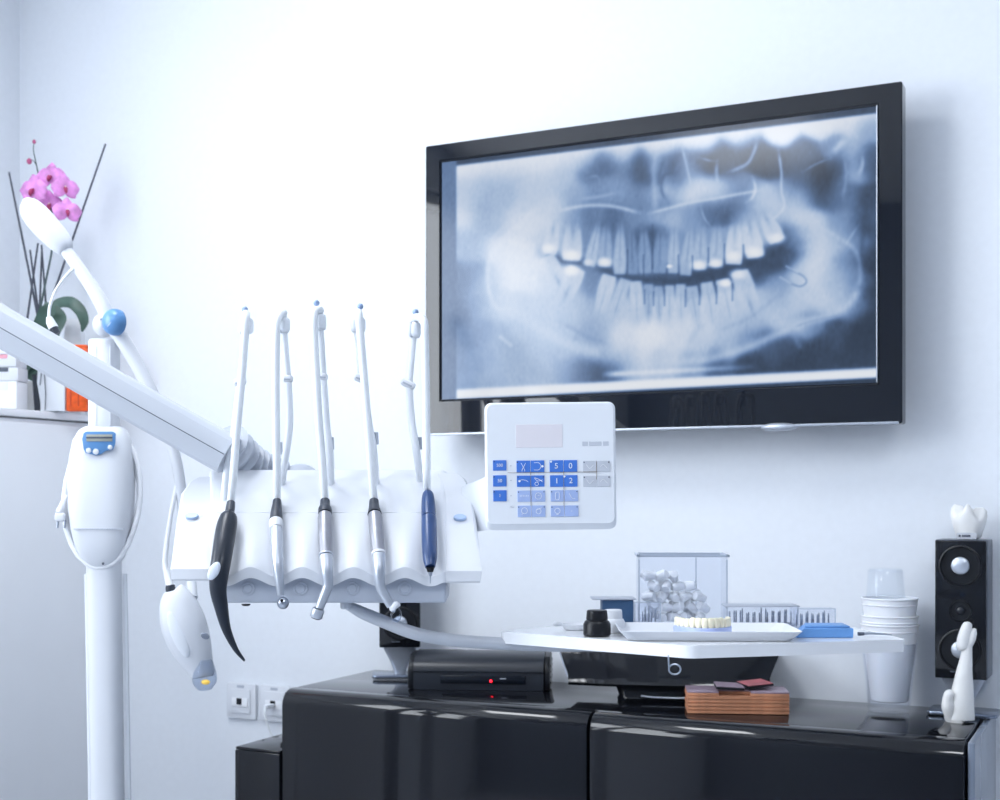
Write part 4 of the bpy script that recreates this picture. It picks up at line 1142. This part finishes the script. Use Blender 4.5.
# control box
rings = []
for py, hw, v in ((424, 12, .018), (426, 20, .008), (430, 26, .0), (440, 31.5, -.008), (456, 34.5, -.014), (480, 36, -.018), (510, 35, -.018), (529, 32.5, -.016), (545, 28.5, -.012), (558, 23, -.006), (567, 15, .002), (572, 7, .012)):
    c = Lf(98.3, py); rx_ = hw * Lf.k * .90
    n = 36
    rings.append([Vector((c.x + rx_ * math.copysign(abs(math.cos(a_)) ** .7, math.cos(a_)), v + (.055 - v) / 2 + (.055 - v) / 2 * math.copysign(abs(math.sin(a_)) ** .6, math.sin(a_)), c.z)) for a_ in (2 * math.pi * j / n for j in range(n))])
cb = G().loft(rings).build('control_box', M_white, lp, angle=50)
def lpf(px, py):
    c = Lf(px, py, DV); return c.x, c.z
DV = -.0145
def plate(pts, m, v, th_, name, par):
    return G().prism([lpf(*q_) for q_ in pts], 0, th_, .0006, 2, T=Matrix(((1, 0, 0, 0), (0, 0, -1, v), (0, 1, 0, 0), (0, 0, 0, 1)))).build(name, m, par)
plate([(84, 433), (87, 431.5), (113, 431.5), (116, 433.5), (115.5, 444), (113.5, 449.5), (106, 451), (101, 454.5), (96, 455.5), (86, 453), (84, 449), (82.5, 439)], M_blue, DV, .003, 'display_panel', cb)
plate([(87, 434.5), (113, 434.5), (113, 441.5), (87, 441.5)], M_lcdo, DV - .003, .001, 'lcd', cb)
plate([(87, 436.8), (113, 436.8), (113, 438.6), (87, 438.6)], M_dgrey, DV - .004, .0004, 'lcd_line', cb)
for px, py, rr in ((89.3, 450.6, 2.6), (96.5, 451.8, 2.9), (110.8, 447.4, 2.3)):
    x_, z_ = lpf(px, py)
    G().lathe([(rr * Lf.k, 0), (rr * Lf.k, .0015), (rr * Lf.k * .7, .0022), (.0001, .0022)], 20, T=face_T((x_, DV - .003, z_))).build('button', M_white, cb)
x_, z_ = lpf(99, 529); G().box((x_, -.0155, z_), (.085, .003, .0012)).build('seam', M_grey, cb)
x_, z_ = lpf(101, 564); G().ball((x_, -.003, z_), .0022, 10, 8).build('screw', M_dgrey, cb)
# wrapped cable and plug
loop = []
for i in range(26):
    a_ = 2 * math.pi * i / 26
    c = Lf(99 + 38.5 * math.cos(a_) * (1 + .04 * math.sin(2 * a_)), 497 - 71 * math.sin(a_))
    loop.append(Vector((c.x, .018 + .012 * math.sin(a_ * 1), c.z)))
G().tube(loop, .0045, 10, closed=True).build('cable', M_white2, lp)
loop2 = [Vector((v_.x * (1.0) + (.006 if v_.x < Lf(99, 0).x else -.005), v_.y + .009, v_.z - .004)) for v_ in loop]
G().tube(loop2, .0045, 10, closed=True).build('cable', M_white2, lp)
G().tube([Lf(66, 497, .01), Lf(64, 500, .004), Lf(61.5, 508, 0), Lf(60, 512, 0)], [.0035, .004, .006, .0075], 12, 4).build('plug', M_white, lp)
pg = G().box(tuple(Lf(60.5, 517, 0)), (.017, .013, .015), .003).build('plug', M_white, lp)
for px in (58, 65):
    G().tube([Lf(px, 520, 0), Lf(px - .7, 528, 0)], .0022, 8).build('prong', M_steel, pg)
# ball joint
c = Lf(101, 323); G().ball(Vector((c.x, .02, c.z)), (.0195, .02, .021), 24, 14).build('joint', M_white, lp)
c = Lf(113, 322, -.012)
T = TR(c, rz=math.radians(-35)) @ FRONT
kb = lab(G().lathe([(.019, -.012), (.0222, -.010), (.0228, -.004), (.0222, .001), (.0195, .007), (.0145, .0115), (.0075, .014), (.0001, .0148)], 32, T=T).build('joint_knob', M_blue, lp), 'blue joint knob')
G().tube([Lf(107, 327, -.024), Lf(112, 322, -.0265), Lf(117, 317, -.026)], [(.001, .001), (.0025, .0025), (.001, .001)], 8, 4).build('grip_mark', M_pblue, kb)
# upper arm with egg-shaped handle
ua = G().tube([Lf(107, 318), Lf(103, 306), Lf(88, 281), Lf(70, 256), Lf(58, 240)], [.0125, .0125, .0112, .0105, .0095], 18, 4).build('upper_arm', M_white, lp)
G().tube([Lf(67, 251), Lf(65.5, 249), Lf(61, 243), Lf(52, 233), Lf(41, 221), Lf(31.5, 210), Lf(25.5, 204), Lf(22.5, 202.5)], [.009, .015, .0195, .0222, .0232, .0203, .0134, .003], 26, 5).build('handle', M_white, ua, angle=60)
# thin lead hanging from the arm
G().tube([Lf(74, 268, -.008), Lf(66, 276, -.006), Lf(56, 290, 0), Lf(50, 306, 0), Lf(49, 318, 0)], .0026, 10, 6).build('lead', M_white2, lp)
ld = G().tube([Lf(49, 317, 0), Lf(50.5, 322, 0), Lf(53.5, 328, 0)], [.005, .0075, .0085], 14).build('lead_plug', M_white, lp)
G().tube([Lf(53.6, 328.2, 0), Lf(57, 334, 0)], [.0075, .0065], 14).build('plug_tip', M_rubber, ld)
# lower arm
G().tube([Lf(114, 328, .01), Lf(122, 339, .01), Lf(137, 364, .012), Lf(152, 394, .015), Lf(167, 430, .02), Lf(177, 465, .025), Lf(182, 500, .03), Lf(186, 550, .03), Lf(191, 580, .02), Lf(192, 598, .005)],
         [.0135, .0128, .0122, .0115, .0105, .0098, .009, .0085, .0085, .010], 18, 5).build('lower_arm', M_white, lp)
# lamp head
ax_ = [(176, 588.5, 3), (177, 590, 10), (177.5, 596, 15.5), (179, 606, 19.5), (183, 622, 22.5), (189, 640, 21.5), (195, 655, 18), (200, 666, 14), (203.5, 675, 11.5), (204, 677, 8)]
lh = G().tube([Lf(px, py, 0) for px, py, _ in ax_], [(r_ * Lf.k, r_ * Lf.k * .8) for _, _, r_ in ax_], 30, 4, ref=(1, 0, 0)).build('lamp_head', M_white, lp, angle=60)
c = Lf(178.5, 634, -.026)
T = TR(c, ry=math.radians(-22)) @ FRONT
G().ball((0, 0, 0), (.0125, .042, .006), 20, 12, T=T).build('finger_recess', M_offw, lh)
c = Lf(205, 636, -.029)
G().lathe([(.0072, 0), (.0072, .003), (.0058, .004), (.0001, .004)], 24, T=TR(c, ry=math.radians(25), rz=.35) @ FRONT @ Matrix.Diagonal((1, .72, 1, 1))).build('switch', mat('switch_grey', '#8a92a0', .4, noise=.03), lh)
G().tube([Lf(206, 660, -.014), Lf(205, 672, -.010), Lf(204.5, 682, -.006), Lf(205, 689, -.004)], [(.011, .008), (.019, .016), (.020, .017), (.012, .010)], 22, 4, ref=(1, 0, 0)).build('lens', M_lens, lh)
G().ball(Lf(205.5, 682, -.022), (.0075, .004, .0045), 14, 10).build('light_source', M_yellow, lh)
G().tube([Lf(170.5, 593, .0), Lf(170.5, 588, .0), Lf(170.3, 585, .0)], [.0078, .0085, .0075], 14).build('cable_collar', M_rubber, lh)
G().tube([Lf(170.3, 586, 0), Lf(167.5, 575, .005), Lf(165, 560, .01), Lf(170, 520, .02), Lf(178, 480, .028)], [.0075, .006, .0045, .004, .004], 12, 5).build('head_cable', M_white2, lh)

# ------------------------------------------------------------------ things on the tall cabinet
def on_cab(px, Z, name, label, cat, rz=0, group=None, parts=True):
    q = cw((px - 500) / FPX * Z, Z, 0); return thing(name, label, cat, Vector((q.x, q.y, CTOP + .0005)), rz, group)
Of = Fr(24, 410, 3.10)
dzo = CTOP - Of.loc.z
orc = thing('potted_orchid', 'potted pink orchid with buds, on the tall cabinet', 'plant', Vector((Of.loc.x, Of.loc.y, CTOP + .0005)), YAW)
def O(px, py, dv=0):
    q = Of(px, py, dv); return Vector((q.x, q.y, q.z - dzo))
G().lathe([(.0001, 0), (.023, 0), (.0245, .002), (.028, .066), (.029, .068), (.029, .074), (.0275, .074), (.0265, .066), (.0001, .062)], 32, cap=False).build('pot', M_ceramic, orc)
G().lathe([(.0265, .061), (.022, .067), (.012, .071), (.0001, .073)], 24).build('bark', M_soil, orc)
def leaf(pts, ws, par, m=M_leaf):
    c = catmull([tuple(p_) for p_ in pts], 6); w_ = np.interp(np.linspace(0, 1, len(c)), np.linspace(0, 1, len(ws)), ws)
    g = G(); rings = []
    for i in range(len(c)):
        t_ = Vector(c[min(i + 1, len(c) - 1)]) - Vector(c[max(i - 1, 0)]); t_.normalize()
        sdv = t_.cross(Vector((.25, -1, .35)).normalized()); sdv.normalize(); nn = sdv.cross(t_).normalized()
        p_ = Vector(c[i]); w = w_[i]
        rings.append([p_ - sdv * w + nn * w * .25, p_ + nn * .0008, p_ + sdv * w + nn * w * .25, p_ + sdv * w + nn * (w * .25 - .0014), p_ - nn * .001, p_ - sdv * w + nn * (w * .25 - .0014)])
    g.loft(rings).build('leaf', m, par, angle=60)
leaf([O(27, 378), O(32, 355), O(40, 330), O(47, 310), O(46, 302)], [.006, .016, .020, .017, .002], orc)
leaf([O(30, 380), O(42, 352, -.02), O(52, 332, -.03), O(60, 318, -.03), O(57, 306, -.03)], [.006, .014, .021, .016, .002], orc)
leaf([O(32, 372), O(46, 325), O(56, 306, -.01), O(70, 303, -.015), O(80, 311, -.015), O(84, 322, -.015), O(82, 332, -.015)], [.005, .010, .012, .015, .014, .011, .002], orc)
leaf([O(22, 380), O(24, 370, -.01), O(30, 362, -.015), O(33, 352, -.015)], [.006, .013, .012, .003], orc)
G().tube([O(25, 378), O(34, 340), O(44, 290), O(52, 250), O(54, 225), O(48, 200), O(40, 180), O(36, 163), O(33.5, 150), O(34, 143)], [.0026] * 5 + [.0022, .0018, .0015, .0012, .001], 8, 6).build('flower_stem', M_stem, orc)
G().tube([O(36, 165), O(33.5, 161), O(31, 160)], [.001, .001, .001], 6, 3).build('flower_stem', M_stem, orc)
for px, py, rr in ((34.2, 142, .0048), (29.3, 161.5, .0068)):
    G().ball(O(px, py), (rr * .9, rr * .9, rr * 1.1), 14, 10).build('bud', M_bud, orc)
def blossom(px, py, dv, s_, rz, rx, light=M_pink):
    c = O(px, py, dv); T0 = Matrix.Translation(c) @ Matrix.Rotation(rz, 4, 'Z') @ Matrix.Rotation(rx, 4, 'X') @ FRONT
    fl = None
    for i, (an, ln, wd_) in enumerate(((90, 1.0, .62), (215, .95, .55), (325, .95, .55), (5, 1.0, .95), (175, 1.0, .95))):
        n = 9; g = G(); top_, bot_ = [], []
        rows = []
        for a_ in range(8):
            u = a_ / 7; w = wd_ * s_ * .62 * math.sin(math.pi * min(1, .12 + u * .86)) ** .7
            row = []
            for b_ in range(7):
                v_ = b_ / 6 * 2 - 1
                row.append(Vector((u * s_ * ln, v_ * w, .10 * s_ * math.sin(u * 2.6) - .12 * s_ * v_ * v_ * u + (.002 if i > 2 else 0))))
            rows.append(row)
        ring_rows = [r_ + [v_ - Vector((0, 0, .0008)) for v_ in r_[::-1]] for r_ in rows]
        g.loft(ring_rows, T=T0 @ Matrix.Rotation(math.radians(an), 4, 'Z'))
        if fl is None:
            fl = g.build('blossom', light, orc, angle=60)
        else:
            g.build('petal', light, fl, angle=60)
    g = G().tube([(0, .002, .002), (0, -.002, .008), (0, -.007, .011), (0, -.011, .009)], [(.003, .003), (.0048, .004), (.004, .003), (.001, .001)], 12, 4, T=T0 @ Matrix.Diagonal((s_ / .03, s_ / .03, s_ / .03, 1)))
    g.build('lip', M_magenta, fl)
    G().ball((0, .003, .006), .0028, 10, 8, T=T0).build('column_cap', M_tooth, fl)
blossom(34, 191, -.03, .0385, -.35, .1)
blossom(51, 178, -.012, .0370, -.1, -.1)
blossom(65, 189, -.02, .0330, .55, .05)
blossom(67, 212, -.03, .0340, .5, .0)
blossom(50, 205, -.0, .0340, .0, .35)
# decorative sticks
sticks = [((56, 410), (9, 172), 'tall dark stick leaning out beyond the orchid toward the wall corner'), ((11, 410), (105.5, 144), 'longest dark stick leaning away from the orchid, its tip high over the lamp arm'),
          ((25, 330), (38, 243), 0), ((40, 330), (30, 250), 0), ((38, 330), (42, 248), 0), ((47, 330), (41.5, 245), 0)]
SZ_ = 3.155
for i, (b_, t_, lbl) in enumerate(sticks):
    b3 = P(*b_, SZ_ + .004 * i); t3 = P(*t_, SZ_ - .045 + .013 * i)
    if b_[1] < 400:
        dirv = (t3 - b3)
        b3 = b3 - dirv * ((b3.z - CTOP - .004) / dirv.z)
    else:
        b3.z = CTOP + .004
    o = G().tube([Vector((0, 0, 0)), (t3 - b3) * .5 + Vector((.002, 0, 0)), t3 - b3], [.0030, .0028, .0022], 8, 5).build('decorative_stick', M_stick)
    o.location = b3
    tag(o, lbl or 'dark thin stick crossing others behind the white lamp handle', 'stick', 'dark decorative sticks around the orchid')
# boxes, packet, stacked items
def small_box(px, Z, w, d, h, name, label, cat, m, dz=0, rz=0, extra=None, group=None):
    q = cw((px - 500) / FPX * Z, Z, 0)
    r = thing(name, label, cat, Vector((q.x, q.y, CTOP + .0005 + dz)), YAW + rz, group)
    G().box((0, d / 2, h / 2), (w, d, h), .0015, 2).build('body', m, r)
    if extra:
        extra(r, w, d, h)
    return r
k3 = 3.12 / FPX
def capband(m, z0, z1):
    return lambda r, w, d, h: G().box((0, -.0005, (z0 + z1) / 2 * h), (w * .96, .002, (z1 - z0) * h)).build('band', m, r)
small_box(72.5, 3.16, 17 * k3, .035, 97 * k3, 'white_carton', 'tall narrow white carton standing behind the orchid leaves', 'carton', M_white2, extra=lambda r, w, d, h: G().box((0, d / 2, h + .0008), (w * .96, d * .96, .0016)).build('lid', M_offw, r))
def cord(r, w, d, h):
    G().tube([(-w * .33, -.001, h * .98), (-w * .30, -.004, h * .7), (-w * .26, -.004, h * .35), (-w * .28, -.003, .002)], .0011, 6, 5).build('cord', M_dgrey, r)
    G().tube([(-w * .33, -.001, h * .98), (-w * .42, -.004, h * .75), (-w * .48, -.004, h * .5)], .0011, 6, 5).build('cord', M_dgrey, r)
small_box(52.5, 3.03, 24 * k3, .05, 50 * k3, 'gift_box', 'low pale box with a thin dark cord beside the orchid pot', 'box', M_offw, extra=cord)
def vase(px):
    q = cw((px - 500) / FPX * 3.06, 3.06, 0)
    r = thing('narrow_vase', 'narrow dark slanted vase between the pot and the pale box', 'vase', Vector((q.x, q.y, CTOP + .0005)), YAW)
    G().tube([(.004, 0, 0), (.003, 0, .012), (-.002, 0, .05), (-.006, 0, .085)], [(.009, .009), (.0078, .0078), (.006, .006), (.0045, .0045)], 16, 4).build('vase_body', M_rubber, r)
    G().tube([(-.0055, 0, .083), (-.0062, 0, .087)], [.0055, .0055], 16).build('rim', M_rubber, r)
vase(36.5)
def opk(r, w, d, h):
    for x_ in (-.28, .1):
        G().box((x_ * w, -.0006, h * .3), (.003, .001, h * .45)).build('printed_strip', mat('dark_orange', '#c23c08', .5, noise=.3, nscale=90) if 'dark_orange' not in MATS else MATS['dark_orange'], r)
    G().prism([(-w * .5, 0), (w * .5, 0), (w * .5, d), (-w * .5, d)], h, h + .006, .002, 2).build('fold', M_orange, r)
small_box(76.5, 3.03, 20 * k3, .03, 62 * k3, 'orange_packet', 'bright orange packet standing at the cabinet end beside the lamp column', 'packet', M_orange, extra=opk)
z_ = 0
spec = [(28, M_white2, 'white box at the bottom of the stack in the wall corner', M_offw), (14, M_white, 'white box with a dark corner mark, second in the corner stack', M_dgrey), (13, M_white, 'white box with a pink band in the corner stack', M_paperp), (16, M_white2, 'topmost white box of the corner stack, dark strip on it', M_dgrey)]
for i, (hpx, m, lbl, bm_) in enumerate(spec):
    h = hpx * .00227
    small_box(2 - i * .3, 2.955, (30 + (i % 2) * 3) * .00227, .06, h - .001, 'flat_box', lbl, 'box', m, dz=z_, rz=-.05 + .04 * (i % 2), extra=(lambda bm_: lambda r, w, d, hh: (G().box((-w * .1, -.0005, hh * .82), (w * .6, .002, hh * .3)).build('band', bm_, r)))(bm_), group='flat boxes stacked in the corner')
    z_ += h

# ------------------------------------------------------------------ added fill lamps, daylight, camera
def fill_lamp(x, y, label):  # panel on the unseen ceiling, added as fill light
    r = thing('fill_lamp', label, 'fill lamp', (x, y, ZT), 0, 'added flat fill lamps overhead')
    g = G(); g.loft([[Vector((a_, b_, z)) for a_, b_ in rrect(w, h, .01)] for w, h, z in ((.62, .62, -.001), (.62, .62, -.03), (.585, .585, -.03), (.585, .585, -.018))], cap=False)
    g.build('frame', M_white2, r)
    G().box((0, 0, -.02), (.59, .59, .006)).build('diffuser', M_fillem, r)
    ld_ = bpy.data.lights.new('fill_light', 'AREA'); ld_.shape = 'SQUARE'; ld_.size = .58; ld_.energy = FILL_W; ld_.color = (.93, .965, 1.0)
    lo = bpy.data.objects.new('fill_light', ld_); COL.objects.link(lo); lo.location = (x, y, ZT - .04)
FILL_W = 9
fill_lamp(-1.5, -1.25, 'added unseen square fill lamp over the tall cabinet side')
fill_lamp(-1.5, -3.2, 'added unseen square fill lamp over the window side behind the camera')
fill_lamp(.6, -2.2, 'added unseen square fill lamp over the open side of the room')

w = bpy.data.worlds.new('daylight'); sc.world = w; w.use_nodes = True
bg = w.node_tree.nodes['Background']; bg.inputs['Color'].default_value = (.88, .94, 1.0, 1); bg.inputs['Strength'].default_value = 2.6
pl_ = bpy.data.lights.new('window_daylight', 'AREA'); pl_.shape = 'RECTANGLE'; pl_.size = WY1 - WY0 - .1; pl_.size_y = WZ1 - WZ0 - .1
pl_.energy = 56; pl_.color = (.92, .96, 1.0)
po = bpy.data.objects.new('window_daylight', pl_); COL.objects.link(po)
po.location = (XL - .02, wm, (WZ0 + WZ1) / 2); po.rotation_euler = (0, math.radians(-90), 0)
po.rotation_euler = Vector((1, 0, 0)).to_track_quat('-Z', 'Y').to_euler()

cam = bpy.data.cameras.new('camera'); co = bpy.data.objects.new('camera', cam); COL.objects.link(co)
cam.sensor_width = 36; cam.lens = FPX / 1000 * 36; cam.shift_y = .1; cam.clip_start = .02
co.location = (0, -DIST, HC); co.rotation_euler = (math.pi / 2, 0, YAW)
cam.dof.use_dof = True; cam.dof.focus_distance = 1.75; cam.dof.aperture_fstop = 9
sc.camera = co
vs_ = sc.view_settings
sc.display_settings.display_device = 'sRGB'
vs_.view_transform = 'Standard'; vs_.look = 'None'; vs_.gamma = 1; vs_.exposure = 0.33; vs_.use_curve_mapping = False
sc.cycles.use_denoising = True
sc.cycles.max_bounces = 12; sc.cycles.transparent_max_bounces = 24
sc.cycles.sample_clamp_indirect = 6
